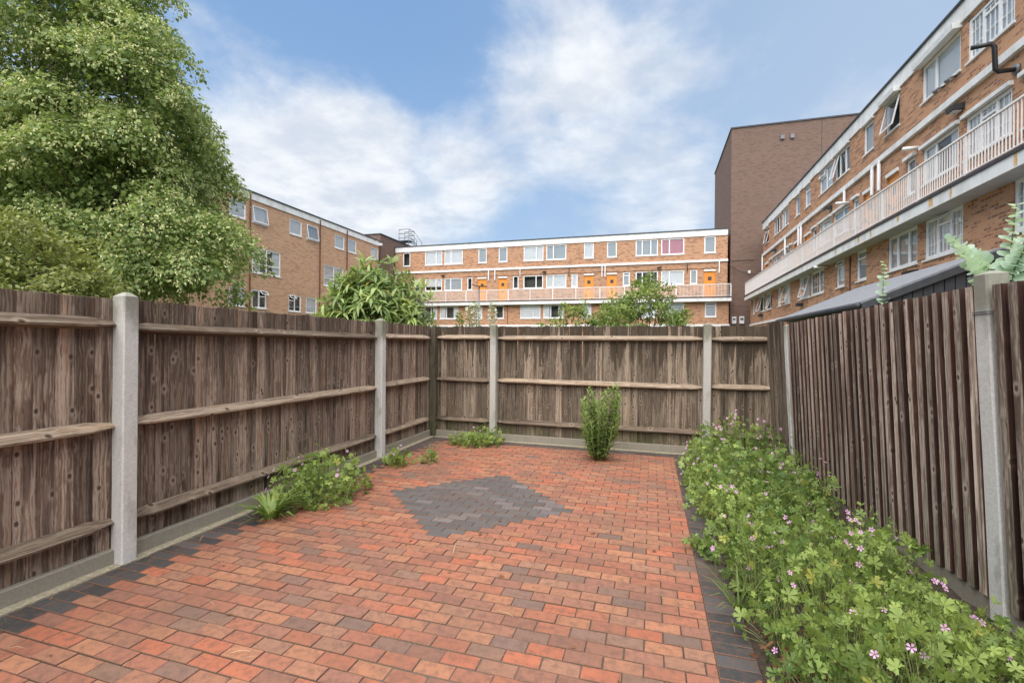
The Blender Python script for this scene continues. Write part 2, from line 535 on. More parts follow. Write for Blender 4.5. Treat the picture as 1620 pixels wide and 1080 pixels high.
def soil_mat(name, a, b, scale=60.0, d=0.02):
    m, nd, lk, bs, out = new_mat(name)
    v = coords(nd, lk, (1, 1, 1), rnd=False)
    n = N(nd, 'ShaderNodeTexNoise', i_Scale=scale, i_Detail=6.0, i_Roughness=0.7); lk.new(v, n.inputs['Vector'])
    n2 = N(nd, 'ShaderNodeTexNoise', i_Scale=5.0, i_Detail=4.0); lk.new(v, n2.inputs['Vector'])
    c = mixc(nd, lk, smooth(nd, lk, n.outputs['Fac'], 0.3, 0.7), a, b)
    c = mixc(nd, lk, mathn(nd, lk, 'MULTIPLY', smooth(nd, lk, n2.outputs['Fac'], 0.55, 0.75), 0.5), c, (0.06, 0.075, 0.025))
    lk.new(c, bs.inputs['Base Color']); bs.inputs['Roughness'].default_value = 0.95
    bump(nd, lk, bs, n.outputs['Fac'], d)
    return m


def slab_mat():
    """white painted concrete edge with grime"""
    m, nd, lk, bs, out = new_mat('white_paint_weathered')
    v = coords(nd, lk, (1.2, 1.2, 0.5), rnd=False)
    n = N(nd, 'ShaderNodeTexNoise', i_Scale=2.0, i_Detail=7.0, i_Roughness=0.65); lk.new(v, n.inputs['Vector'])
    c = mixc(nd, lk, smooth(nd, lk, n.outputs['Fac'], 0.35, 0.75), (0.80, 0.80, 0.79), (0.60, 0.59, 0.56))
    lk.new(c, bs.inputs['Base Color']); bs.inputs['Roughness'].default_value = 0.6
    return m


def curtain_mat(name, c, scale=55.0):
    m, nd, lk, bs, out = new_mat(name)
    bs.inputs['Base Color'].default_value = (*c, 1)
    bs.inputs['Roughness'].default_value = 0.9
    return m


M = {}
M['wood_left'] = wood_mat('weathered_wood', 'z', (0.046, 0.026, 0.017), (0.152, 0.098, 0.070), (0.325, 0.25, 0.195), stain=0.40, top=1.70, algae=0.12)
M['wood_back'] = wood_mat('weathered_wood_stained', 'z', (0.042, 0.028, 0.018), (0.122, 0.086, 0.060), (0.245, 0.192, 0.142), stain=0.85, top=1.70, algae=0.6, warm=(0.20, 0.125, 0.07))
M['wood_right'] = wood_mat('weathered_wood_slat', 'z', (0.080, 0.050, 0.036), (0.20, 0.140, 0.106), (0.43, 0.355, 0.29), stain=0.0, algae=0.4, warm=(0.11, 0.055, 0.040))
M['wood_rail'] = wood_mat('weathered_rail', 'x', (0.058, 0.038, 0.025), (0.155, 0.108, 0.075), (0.29, 0.225, 0.165), warm=(0.30, 0.19, 0.11))
M['wood_post'] = wood_mat('weathered_post', 'z', (0.05, 0.04, 0.025), (0.10, 0.082, 0.052), (0.17, 0.145, 0.095), algae=0.9, warm=(0.11, 0.075, 0.04))
M['wood_edge_shade'] = wood_mat('shaded_unsilvered_slat', 'z', (0.024, 0.012, 0.009), (0.048, 0.023, 0.017), (0.085, 0.042, 0.03), algae=0.0, warm=(0.075, 0.028, 0.02))  # red-brown unsilvered wood, darkened to paint in the shade between slats
M['concrete'] = concrete_mat('fence_concrete')
M['concrete_grey'] = concrete_mat('stained_post_concrete', (0.40, 0.375, 0.335))
M['concrete_low'] = concrete_mat('gravel_board_concrete', (0.25, 0.22, 0.175))
M['paver_obj'] = paver_mat('clay_paver', 'object')
M['paver_mesh'] = paver_mat('clay_paver_field', 'attr')
M['paver_edge'] = soil_mat('soiled_paver_edge', (0.075, 0.042, 0.028), (0.20, 0.092, 0.058), 90.0, 0.002)
M['joint'] = soil_mat('joint_sand', (0.045, 0.034, 0.024), (0.125, 0.095, 0.065), 160.0, 0.004)
M['soil'] = soil_mat('bed_soil', (0.03, 0.02, 0.013), (0.085, 0.055, 0.035), 45.0, 0.03)
M['edging'] = soil_mat('edging_mortar', (0.20, 0.17, 0.11), (0.36, 0.31, 0.22), 50.0, 0.01)
M['ground'] = ground_mat()
OR = ((0.56, 0.285, 0.145), (0.46, 0.20, 0.095), (0.20, 0.085, 0.05))
M['brick_x'] = brickwall_mat('orange_brick_x', 'x', *OR, (0.40, 0.31, 0.24))
M['brick_y'] = brickwall_mat('orange_brick_y', 'y', *OR, (0.40, 0.31, 0.24))
M['brick_pale'] = brickwall_mat('orange_brick_gable', 'y', (0.61, 0.345, 0.195), (0.53, 0.26, 0.135), (0.30, 0.135, 0.075), (0.48, 0.39, 0.30), contrast=0.7)
M['brick_brown'] = brickwall_mat('dark_brown_brick', 'xy', (0.200, 0.126, 0.098), (0.168, 0.103, 0.080), (0.105, 0.062, 0.048), (0.195, 0.140, 0.115), contrast=0.6)
M['white'] = plain('white_upvc', (0.80, 0.80, 0.80), 0.35, 0.03)
M['white_slab'] = slab_mat()
M['white_rail'] = plain('white_railing_paint', (0.84, 0.80, 0.77), 0.5, 0.05)
M['soffit'] = plain('grey_soffit', (0.45, 0.44, 0.42), 0.8, 0.12, 2.0)
M['coping'] = plain('dark_coping', (0.035, 0.036, 0.042), 0.6, 0.2)
M['black'] = plain('black_plastic', (0.018, 0.018, 0.02), 0.45, 0.2)
M['grey'] = plain('grey_metal', (0.16, 0.165, 0.175), 0.5, 0.15, metal=0.3)
M['room'] = plain('room_interior', (0.17, 0.165, 0.155), 0.9, 0.2, 2.0)
M['orange_door'] = plain('orange_door_paint', (0.72, 0.255, 0.025), 0.45, 0.06)
M['rust'] = plain('rust_stain', (0.66, 0.42, 0.18), 0.8, 0.35, 20.0)
M['rusty_iron'] = plain('rusty_iron', (0.16, 0.07, 0.04), 0.8, 0.3, 30.0)
M['felt'] = plain('grey_roof_felt', (0.185, 0.188, 0.20), 0.85, 0.14, 14.0, bmp=0.004)
M['clad'] = plain('charcoal_cladding', (0.028, 0.029, 0.034), 0.55, 0.2, 10.0)
M['clad_light'] = plain('charcoal_trim', (0.05, 0.052, 0.06), 0.5, 0.15)
M['lens'] = plain('frosted_lamp_lens', (0.62, 0.62, 0.60), 0.3, 0.05)
M['net'] = curtain_mat('net_curtain', (0.90, 0.90, 0.90))
M['blind'] = curtain_mat('grey_blind', (0.58, 0.61, 0.63))
M['pink_curtain'] = curtain_mat('pink_curtain', (0.75, 0.38, 0.44))
M['beige_curtain'] = curtain_mat('beige_curtain', (0.55, 0.50, 0.42))
M['glass'] = glass_mat()
M['bark'] = plain('tree_bark', (0.075, 0.058, 0.042), 0.95, 0.35, 9.0, bmp=0.02)
M['stem'] = plain('green_stem', (0.16, 0.19, 0.06), 0.6, 0.25, 30.0)
M['lime'] = leaf_mat('lime_leaves', (0.095, 0.165, 0.040), (0.40, 0.48, 0.165), 0.44)
M['lime_bract'] = leaf_mat('lime_bracts', (0.50, 0.52, 0.22), (0.78, 0.75, 0.42), 0.42)
M['shrub_leaf'] = leaf_mat('privet_leaves', (0.10, 0.125, 0.026), (0.34, 0.36, 0.10), 0.36)
M['bamboo'] = leaf_mat('lance_leaves', (0.10, 0.175, 0.05), (0.40, 0.48, 0.15), 0.35, 0.35, 0.5, (0.42, 0.36, 0.07))
M['elder'] = leaf_mat('bright_leaves', (0.095, 0.16, 0.032), (0.34, 0.41, 0.11), 0.40)
M['shrub_bright'] = leaf_mat('upright_shrub_leaves', (0.13, 0.21, 0.05), (0.34, 0.43, 0.13), 0.42)
M['geranium'] = leaf_mat('geranium_leaves', (0.055, 0.120, 0.024), (0.40, 0.50, 0.13), 0.42, 0.5, 0.35, (0.36, 0.37, 0.08))
M['grass'] = leaf_mat('grass_blades', (0.10, 0.17, 0.035), (0.28, 0.36, 0.09), 0.35)
M['straw'] = leaf_mat('straw', (0.36, 0.30, 0.17), (0.50, 0.44, 0.30), 0.2)
M['euc'] = leaf_mat('eucalyptus_leaves', (0.40, 0.55, 0.42), (0.66, 0.76, 0.62), 0.45, 0.6, 0.3)
M['petal'] = leaf_mat('pink_petals', (0.60, 0.25, 0.50), (0.84, 0.52, 0.75), 0.35, 0.6, 0.2)
M['white_petal'] = leaf_mat('white_petals', (0.60, 0.60, 0.50), (0.78, 0.78, 0.70), 0.35, 0.6, 0.2)
M['dead'] = leaf_mat('dead_leaves', (0.09, 0.04, 0.02), (0.24, 0.12, 0.06), 0.15, 0.8, 0.1)

# ------------------------------------------------------------------ ground
g = MB().add([(-400, -400, -0.09), (400, -400, -0.09), (400, 400, -0.09), (-400, 400, -0.09)], [(0, 1, 2, 3)])
tag(g.build('ground', M['ground']), kind='structure')

# patio: joint bed plus the pavers
PX0, PX1, PY0, PY1 = -3.37, 0.50, -0.6, 6.86
pb = MB()
pb.box(PX0, PX1, PY0, PY1, -0.085, -0.009)
patio = tag(pb.build('patio', M['joint']), 'patio of red clay pavers in running bond with a dark diamond', kind='structure')
eb = MB(); eb.box(-3.47, -3.372, PY0, 6.9, -0.085, 0.006)
tag(eb.build('edging', M['edging']), kind='structure')
eb = MB(); eb.box(-3.37, 1.6, 6.862, 6.93, -0.085, 0.008)
tag(eb.build('edging', M['edging']), kind='structure')

CL, CW, CG, CH = 0.186, 0.093, 0.0040, 0.05


def paver_geo(l, w):
    """chamfered block, top at z = 0, centred"""
    a, b, c = l / 2 - CG / 2, w / 2 - CG * .62, 0.0026
    vs = []
    for z, i in ((-CH, 0), (-c * 0.8, 0), (0, c)):
        vs += [(-a + i, -b + i, z), (a - i, -b + i, z), (a - i, b - i, z), (-a + i, b - i, z)]
    fs = [(8, 9, 10, 11)]
    for L_ in (0, 4):
        for k in range(4):
            k2 = (k + 1) % 4
            fs.append((L_ + k, L_ + k2, L_ + 4 + k2, L_ + 4 + k))
    return vs, fs


def paver_list():
    out = []
    nrow = int((6.85 - PY0) / CW)
    DCX, DCY = -1.60, 4.18
    for j in range(nrow):
        y = 6.85 - CW * (j + 0.5)
        off = 0.0 if j % 2 else -CL / 2
        x = PX0 + off
        xs = []
        while x < 0.31 - 1e-6:
            a, b = max(x, PX0), min(x + CL, 0.31)
            if b - a > 0.03:
                xs.append((a, b, 'f'))
            x += CL
        xs.append((0.31, 0.50, 'k'))
        for a, b, k in xs:
            cx = (a + b) / 2
            if k == 'k' or j < 2 or cx < -3.14:
                tone = 'black'
            elif abs(cx - DCX) / 0.97 + abs(y - DCY) / 0.86 < 1.0:
                tone = 'black'
            else:
                tone = 'red'
            out.append((cx, y, round(b - a, 4), CW, tone))
    return out


def paver_tone(kind, x, y):
    r = random.random()
    if kind == 'black':
        v = random.uniform(0.070, 0.094) if abs(x + 1.6) < 1.1 and 3.2 < y < 5.2 else random.uniform(0.034, 0.055)
        t = (v * 1.03, v * 1.0, v * .96)
        if random.random() < 0.12:
            t = (v * 1.6, v * 1.45, v * 1.4)
    else:
        grey = 0.08 + 0.15 * math.exp(-((x + 1.1) ** 2 / 1.2 + (y - 2.5) ** 2 / 0.6)) + 0.16 * math.exp(-((x - 0.0) ** 2 / 0.35 + (y - 2.2) ** 2 / 0.9))
        if r < grey * 0.55:
            t = random.choice([(0.165, 0.100, 0.074), (0.140, 0.096, 0.076), (0.185, 0.110, 0.076)])
        elif r < grey * 1.9:
            t = random.choice([(0.225, 0.105, 0.068), (0.205, 0.095, 0.064), (0.245, 0.125, 0.078)])
        else:
            t = random.choice([(0.300, 0.112, 0.062), (0.275, 0.104, 0.060), (0.250, 0.100, 0.061), (0.310, 0.138, 0.074), (0.270, 0.124, 0.072), (0.335, 0.108, 0.056)])
        k = random.uniform(0.90, 1.10)
        t = tuple((c * .88 + e * .12) * k for c, e in zip(t, (0.285, 0.112, 0.066)))
    return t


def build_pavers():
    plist = paver_list()
    yaw = R(16.7)
    near = []
    for i, (x, y, l, w, t) in enumerate(plist):
        Xc = x * math.cos(yaw) + y * math.sin(yaw)
        D = -x * math.sin(yaw) + y * math.cos(yaw)
        if D < 0.4:
            continue
        u, v = 810 + 735 * Xc / D, 545 + 735 * CAM_Z / D
        hidden = (x > 0.31 and D > 2.6)
        if -10 < u < 1630 and v < 1095 and not hidden:
            near.append((D - 0.5 * l, i))
    near.sort()
    single = set(i for _, i in near[:300])
    meshes = {}
    V, Fs, T = [], [], []
    for i, (x, y, l, w, t) in enumerate(plist):
        tone = paver_tone(t, x, y)
        dip = -0.006 * math.exp(-((x + 0.9) ** 2 / 0.5 + (y - 2.0) ** 2 / 0.4))
        loc = (x + random.uniform(-1, 1) * 0.0012, y + random.uniform(-1, 1) * 0.0012, random.uniform(-0.0028, 0.0018) + dip)
        rot = (random.uniform(-1, 1) * 0.011, random.uniform(-1, 1) * 0.008, random.uniform(-1, 1) * 0.007)
        key = round(l, 3)
        if i in single:
            if key not in meshes:
                vs, fs = paver_geo(l, w)
                me_ = meshes[key] = MB().add(vs, fs).mesh('paver')
                me_.materials.append(M['paver_obj']); me_.materials.append(M['paver_edge'])
                for k_ in range(1, 9):
                    me_.polygons[k_].material_index = 1
            o = link('paver', meshes[key], M['paver_obj'], patio, loc=loc, rot=rot)
            o.color = (*tone, 1)
        else:
            vs, fs = paver_geo(l, w)
            Mx = Matrix.Translation(loc) @ Matrix.Rotation(rot[2], 4, 'Z') @ Matrix.Rotation(rot[0], 4, 'X') @ Matrix.Rotation(rot[1], 4, 'Y')
            b = len(V)
            V += [tuple(Mx @ Vector(p)) for p in vs]
            Fs += [tuple(b + k for k in f) for f in fs]
            T += [tone] * len(fs)
    me = bpy.data.meshes.new('paver_field')
    me.from_pydata(V, [], Fs)
    ca = me.color_attributes.new('tone', 'FLOAT_COLOR', 'CORNER')
    arr = np.ones((len(me.loops), 4), np.float32)
    arr[:, :3] = np.repeat(np.array(T, np.float32), 4, axis=0)
    ca.data.foreach_set('color', arr.ravel())
    me.materials.append(M['paver_mesh']); me.materials.append(M['paver_edge'])
    me.polygons.foreach_set('material_index', np.tile(np.array([0] + [1] * 8, np.int32), len(me.polygons) // 9))
    tag(link('paver_field', me, None, patio), kind='stuff')


build_pavers()

# flower bed soil behind the right border
sb = MB()
nx, ny = 14, 60
for j in range(ny + 1):
    for i in range(nx + 1):
        x = 0.503 + 1.55 * i / nx
        y = -0.6 + 7.45 * j / ny
        e = math.sin(math.pi * min(1, i / nx * 1.02))
        sb.v.append((x, y, -0.03 + 0.05 * e + random.uniform(-0.012, 0.012)))
for j in range(ny):
    for i in range(nx):
        a = j * (nx + 1) + i
        sb.f.append((a, a + 1, a + nx + 2, a + nx + 1))
tag(sb.build('bed_soil', M['soil'], smooth=True), kind='structure')


# ------------------------------------------------------------------ fences
def board_mesh(w, h, t0, t1):
    """board with eased edges, front on y = 0 facing -y; local z up from 0"""
    c = 0.005
    sk = random.uniform(-0.004, 0.004)
    ring = [(c, 0), (w - c, 0), (w, c * 1.3), (w, t1), (0, t1), (0, c * 1.3)]
    zs = [0, h * .5, h]
    vs = []
    for i, z in enumerate(zs):
        bow = random.uniform(-.003, .003) if i == 1 else 0
        vs += [(x + sk * z / h, y + bow, z + (random.uniform(-.004, .004) if i == 2 else 0)) for x, y in ring]
    fs = []
    for r in range(2):
        fs += [(r * 6 + k, r * 6 + (k + 1) % 6, (r + 1) * 6 + (k + 1) % 6, (r + 1) * 6 + k) for k in range(6)]
    fs += [(5, 4, 3, 2, 1, 0), (12, 13, 14, 15, 16, 17)]
    return MB().add(vs, fs).mesh('board')


def post_mesh(w, d, z0, z1, cap=0.03, c=0.008):
    """post with chamfered corners and a weathered pyramid head; centred on x, y"""
    a, b = w / 2, d / 2
    ring = [(-a + c, -b), (a - c, -b), (a, -b + c), (a, b - c), (a - c, b), (-a + c, b), (-a, b - c), (-a, -b + c)]
    vs = []
    zs = [z0 + (z1 - z0) * k / 6 for k in range(7)]
    for z in zs:
        vs += [(x + random.uniform(-.0015, .0015), y + random.uniform(-.0015, .0015), z) for x, y in ring]
    vs += [(x * 0.25, y * 0.25, z1 + cap) for x, y in ring]
    fs = []
    n = 8
    for r in range(len(zs)):
        for k in range(n):
            k2 = (k + 1) % n
            fs.append((r * n + k, r * n + k2, (r + 1) * n + k2, (r + 1) * n + k))
    fs.append(tuple(len(zs) * n + k for k in range(n)))
    return MB().add(vs, fs).mesh('post')


def rail_mesh(L, taper0=True, taper1=True):
    """arris rail along local x, back face on y = 0, nose towards -y"""
    prof = [(0.0, -0.040), (-0.074, -0.022), (-0.077, -0.008), (0.0, 0.042)]
    st = [0, 0.02, 0.14] + [L * k / 6 for k in range(1, 6)] + [L - 0.14, L - 0.02, L]
    st = sorted(st)
    mb = MB()
    for i, x in enumerate(st):
        f = 1.0
        if (taper0 and x < 0.1) or (taper1 and x > L - 0.1):
            f = 0.55
        wob = random.uniform(-0.002, 0.002)
        for (y, z) in prof:
            mb.v.append((x, y * f, z * f + wob))
    n = len(prof)
    for i in range(len(st) - 1):
        for k in range(n):
            k2 = (k + 1) % n
            mb.f.append((i * n + k, i * n + k2, (i + 1) * n + k2, (i + 1) * n + k))
    mb.f.append(tuple(range(n - 1, -1, -1)))
    mb.f.append(tuple((len(st) - 1) * n + k for k in range(n)))
    return mb.mesh('rail')


def gravel_mesh(L, z0, z1, t=0.045):
    mb = MB()
    mb.box(0, L, -t, 0, z0, z1 - 0.006)
    mb2 = MB()
    c = 0.006
    vs = [(0, -t, z0), (L, -t, z0), (L, -t, z1 - c), (0, -t, z1 - c), (0, -t + c, z1), (L, -t + c, z1), (L, 0, z1), (0, 0, z1), (0, 0, z0), (L, 0, z0)]
    fs = [(0, 1, 2, 3), (3, 2, 5, 4), (4, 5, 6, 7), (7, 6, 9, 8), (0, 3, 4, 7, 8), (1, 9, 6, 5, 2)]
    return MB().add(vs, fs).mesh('gravel_board')


VAR = {}


def closeboard(name, label, origin, ang, posts, x_end, wood, top=1.79, skip_first=None, corner_posts=()):
    """fence seen from its rail side. local x runs along the fence, local -y faces the garden"""
    F = empty(name, origin, (0, 0, ang))
    tag(F, label, 'fence', 'garden fences')
    key = wood
    if key not in VAR:
        VAR[key] = [board_mesh(0.103, 1.70, 0.007, 0.018) for _ in range(6)]
    x = posts[0] if posts else 0.0
    x0 = x
    # boards
    while x < x_end - 0.03:
        o = link('board', random.choice(VAR[key]), M[wood], F, loc=(x, 0.006 + random.uniform(0, .006), top - 1.70 + random.uniform(-0.007, 0.007)),
                 rot=(random.uniform(-.004, .004), random.uniform(-.004, .004), random.uniform(-0.035, 0.035)))
        x += 0.101
    ends = list(posts) + [x_end]
    for i, p in enumerate(posts):
        if i not in corner_posts:
            link('post', post_mesh(0.10, 0.11, -0.09, top + 0.015), M['concrete' if wood == 'wood_left' else 'concrete_grey'], F, loc=(p, -0.055, 0), rot=(random.uniform(-.006, .006), random.uniform(-.004, .004), 0))
        else:
            o = link('post', post_mesh(0.10, 0.10, -0.09, top - 0.01, 0.004), M['wood_post'], F, loc=(p, -0.03, 0))
            o['label'] = 'dark wooden corner post'
    for a, b in zip(ends[:-1], ends[1:]):
        L = b - a - 0.10
        if L < 0.1:
            continue
        for z in (1.605, 0.945, 0.285):
            link('rail', rail_mesh(L, True, True), M['wood_rail'], F, loc=(a + 0.05, 0.004, z + random.uniform(-.012, .012)), rot=(random.uniform(-.06, .06), random.uniform(-0.006, 0.006), 0))
        link('gravel_board', gravel_mesh(L, -0.09, 0.105), M['concrete_low'], F, loc=(a + 0.05, 0.006, random.uniform(-.01, .006)), rot=(0, random.uniform(-.003, .003), 0))
    return F


# left fence runs along world +Y; local -y must face +X
fl = closeboard('garden_fence', 'tall weathered board fence with concrete posts beside the low clump of pink flowers', (-3.49, 0, 0), R(90),
                [-0.80, 2.28, 5.40], 6.93, 'wood_left')
# back fence runs along world +X; local -y faces the camera
fb = closeboard('garden_fence', 'board fence with dark rain stains across the far end, behind the upright shrub', (0, 6.985, 0), 0.0,
                [-3.42, -2.375, 0.735], 1.62, 'wood_back', corner_posts=(0,))


def slat_fence():
    """right fence: slats on both sides of the rails, leaning slightly into the garden"""
    A = Vector((1.875, 3.16, 0)); B = Vector((1.66, 6.25, 0))
    d = (B - A).normalized()
    ang = math.atan2(d.y, d.x)
    F = empty('garden_fence', A, (0, 0, 0))
    # local x along the fence (away from the camera), local +y faces the garden, tilt about x
    F.matrix_world = Matrix.Translation(A) @ Matrix.Rotation(ang, 4, 'Z') @ Matrix.Rotation(R(-3.0), 4, 'X')
    tag(F, 'leaning fence of narrow upright slats behind the long bed of pink flowers', 'fence', 'garden fences')
    Lb = (B - A).length

    def slat(w, t, h):
        c = 0.003
        sk = random.uniform(-.004, .004)
        ring = [(c, 0), (w - c, 0), (w, c), (w, t - c), (w - c, t), (c, t), (0, t - c), (0, c)]
        vs = [(x, y, 0) for x, y in ring] + [(x + sk, y, h) for x, y in ring]
        fs = [(k, (k + 1) % 8, 8 + (k + 1) % 8, 8 + k) for k in range(8)] + [tuple(range(8, 16)), tuple(range(7, -1, -1))]
        me = MB().add(vs, fs).mesh('slat')
        me.materials.append(M['wood_right']); me.materials.append(M['wood_edge_shade'])
        for k in (1, 2, 3, 5, 6, 7):  # side faces carry the gap shade in their colour
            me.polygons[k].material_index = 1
        return me
    fr = [slat(random.choice((0.056, 0.060, 0.064)), 0.036, 1.74) for _ in range(5)]
    bk = [slat(0.088, 0.016, 1.72) for _ in range(3)]
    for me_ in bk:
        me_.materials[0] = M['wood_edge_shade']  # back slats coloured dark too, as if shaded by the front row

    def top_at(x):
        return 1.865 - 0.08 * x / Lb
    x = 0.11
    while x < Lb - 0.10:
        h = top_at(x)
        link('slat', random.choice(fr), M['wood_right'], F, loc=(x, 0.006, h - 1.74 + random.uniform(-.006, .006)), rot=(random.uniform(-.004, .004), random.uniform(-.003, .003), random.uniform(-.05, .05)))
        link('back_slat', random.choice(bk), M['wood_right'], F, loc=(x + 0.037, -0.052, h - 1.745 + random.uniform(-.006, .006)), rot=(0, random.uniform(-.003, .003), random.uniform(-.03, .03)))
        x += 0.0985 + random.uniform(-.003, .003)
    for z in (0.25, 0.9, 1.55):
        mb = MB(); mb.box(0.05, Lb - 0.05, -0.036, 0.004, z - 0.04, z + 0.04)
        link('rail', mb.mesh('rail'), M['wood_right'], F)
    # posts
    p1 = link('post', post_mesh(0.105, 0.11, -0.09, 1.915, 0.02), M['concrete'], F, loc=(0.045, -0.01, 0))
    wb = MB()
    for z in (1.70, 1.712):
        ring = [(-0.058, -0.072), (0.108 - 0.05, -0.072)]
        pts = [(0.045 - 0.057, -0.069, z), (0.045 + 0.057, -0.069, z + .003), (0.045 + 0.057, 0.049, z), (0.045 - 0.057, 0.049, z + .002), (0.045 - 0.057, -0.069, z + .004)]
        wb.tube(pts, 0.0028, 5)
    wb.build('wire_tie', M['grey'], F, smooth=True)
    link('post', post_mesh(0.09, 0.10, -0.09, 1.765, 0.015), M['concrete'], F, loc=(Lb + 0.0, 0.0, 0))
    # short bay that meets the back fence
    x = Lb + 0.06
    while x < Lb + 0.66:
        w = random.choice(VAR['wood_back'])
        link('board', w, M['wood_right'], F, loc=(x, 0.03, 0.115 + random.uniform(-.01, .01)), rot=(0, 0, random.uniform(-.02, .06)))
        x += 0.101
    # bay beside the camera
    x = -0.10
    while x > -3.0:
        link('slat', bk[0] if False else random.choice(fr), M['wood_right'], F, loc=(x, 0.006, 0.11 + random.uniform(-.006, .006)), rot=(0, 0, random.uniform(-.05, .05)))
        link('back_slat', random.choice(bk), M['wood_right'], F, loc=(x + 0.037, -0.052, 0.11))
        x -= 0.0985
    mb = MB(); mb.box(-3.05, -0.02, -0.036, 0.004, 0.86, 0.94)
    link('rail', mb.mesh('rail'), M['wood_right'], F)
    mb = MB(); mb.box(-3.05, -0.012, -0.03, 0.02, -0.09, 0.10)
    link('gravel_board', mb.mesh('gravel_board'), M['concrete_low'], F)
    mb = MB(); mb.box(0.10, Lb - 0.05, -0.03, 0.02, -0.09, 0.10)
    link('gravel_board', mb.mesh('gravel_board'), M['concrete_low'], F)
    return F


slat_fence()


# ------------------------------------------------------------------ buildings
class Face:
    """a vertical wall plane: s runs along it, d out of it, z up"""

    def __init__(s, O, S, Nn):
        s.O, s.S, s.N = Vector(O), Vector(S), Vector(Nn)
        s.wind = (0, 1, 2, 3) if s.S.cross(Vector((0, 0, 1))).dot(s.N) > 0 else (3, 2, 1, 0)

    def p(s, a, z, d=0.0):
        q = s.O + s.S * a + s.N * d
        return (q.x, q.y, z)

    def box(s, mb, s0, s1, z0, z1, d0, d1):
        P = s.p
        return mb.add([P(s0, z0, d0), P(s1, z0, d0), P(s1, z0, d1), P(s0, z0, d1), P(s0, z1, d0), P(s1, z1, d0), P(s1, z1, d1), P(s0, z1, d1)],
                      [(0, 3, 2, 1), (4, 5, 6, 7), (0, 1, 5, 4), (1, 2, 6, 5), (2, 3, 7, 6), (3, 0, 4, 7)])

    def wall(s, mb, s0, s1, z0, z1, holes, reveal=0.12):
        """wall skin with openings and their reveals"""
        ss = sorted(set([s0, s1] + [v for h in holes for v in (h[0], h[2]) if s0 < v < s1]))
        zs = sorted(set([z0, z1] + [v for h in holes for v in (h[1], h[3]) if z0 < v < z1]))
        for a, b in zip(ss[:-1], ss[1:]):
            for c, e in zip(zs[:-1], zs[1:]):
                m, n = (a + b) / 2, (c + e) / 2
                if any(h[0] < m < h[2] and h[1] < n < h[3] for h in holes):
                    continue
                mb.add([s.p(a, c), s.p(b, c), s.p(b, e), s.p(a, e)], [(0, 1, 2, 3)])
        for h in holes:
            a, c, b, e = h
            for q in (((a, c), (a, e)), ((b, e), (b, c)), ((a, e), (b, e)), ((b, c), (a, c))):
                (x0, y0), (x1, y1) = q
                mb.add([s.p(x0, y0), s.p(x1, y1), s.p(x1, y1, -reveal), s.p(x0, y0, -reveal)], [(0, 1, 2, 3)])


LAY = {  # lights as fractions of the opening: s0, s1, z0, z1
    'one': [(0, 1, 0, 1)],
    'left': [(0, .36, 0, 1), (.36, 1, 0, 1)],
    'right': [(0, .64, 0, 1), (.64, 1, 0, 1)],
    'three': [(0, .30, 0, 1), (.30, .68, 0, 1), (.68, 1, 0, 1)],
    'transom': [(0, 1, 0, .74), (0, 1, .74, 1)],
    'four': [(0, .5, 0, .36), (.5, 1, 0, .36), (0, .5, .36, 1), (.5, 1, .36, 1)],
    'two_vent': [(0, .5, 0, 1), (.5, 1, 0, .66), (.5, 1, .66, 1)],
    'vent_two': [(0, .5, 0, .66), (0, .5, .66, 1), (.5, 1, 0, 1)],
    'geo': [(0, .33, 0, 1), (.33, .67, 0, .76), (.33, .67, .76, 1), (.67, 1, 0, 1)],
}


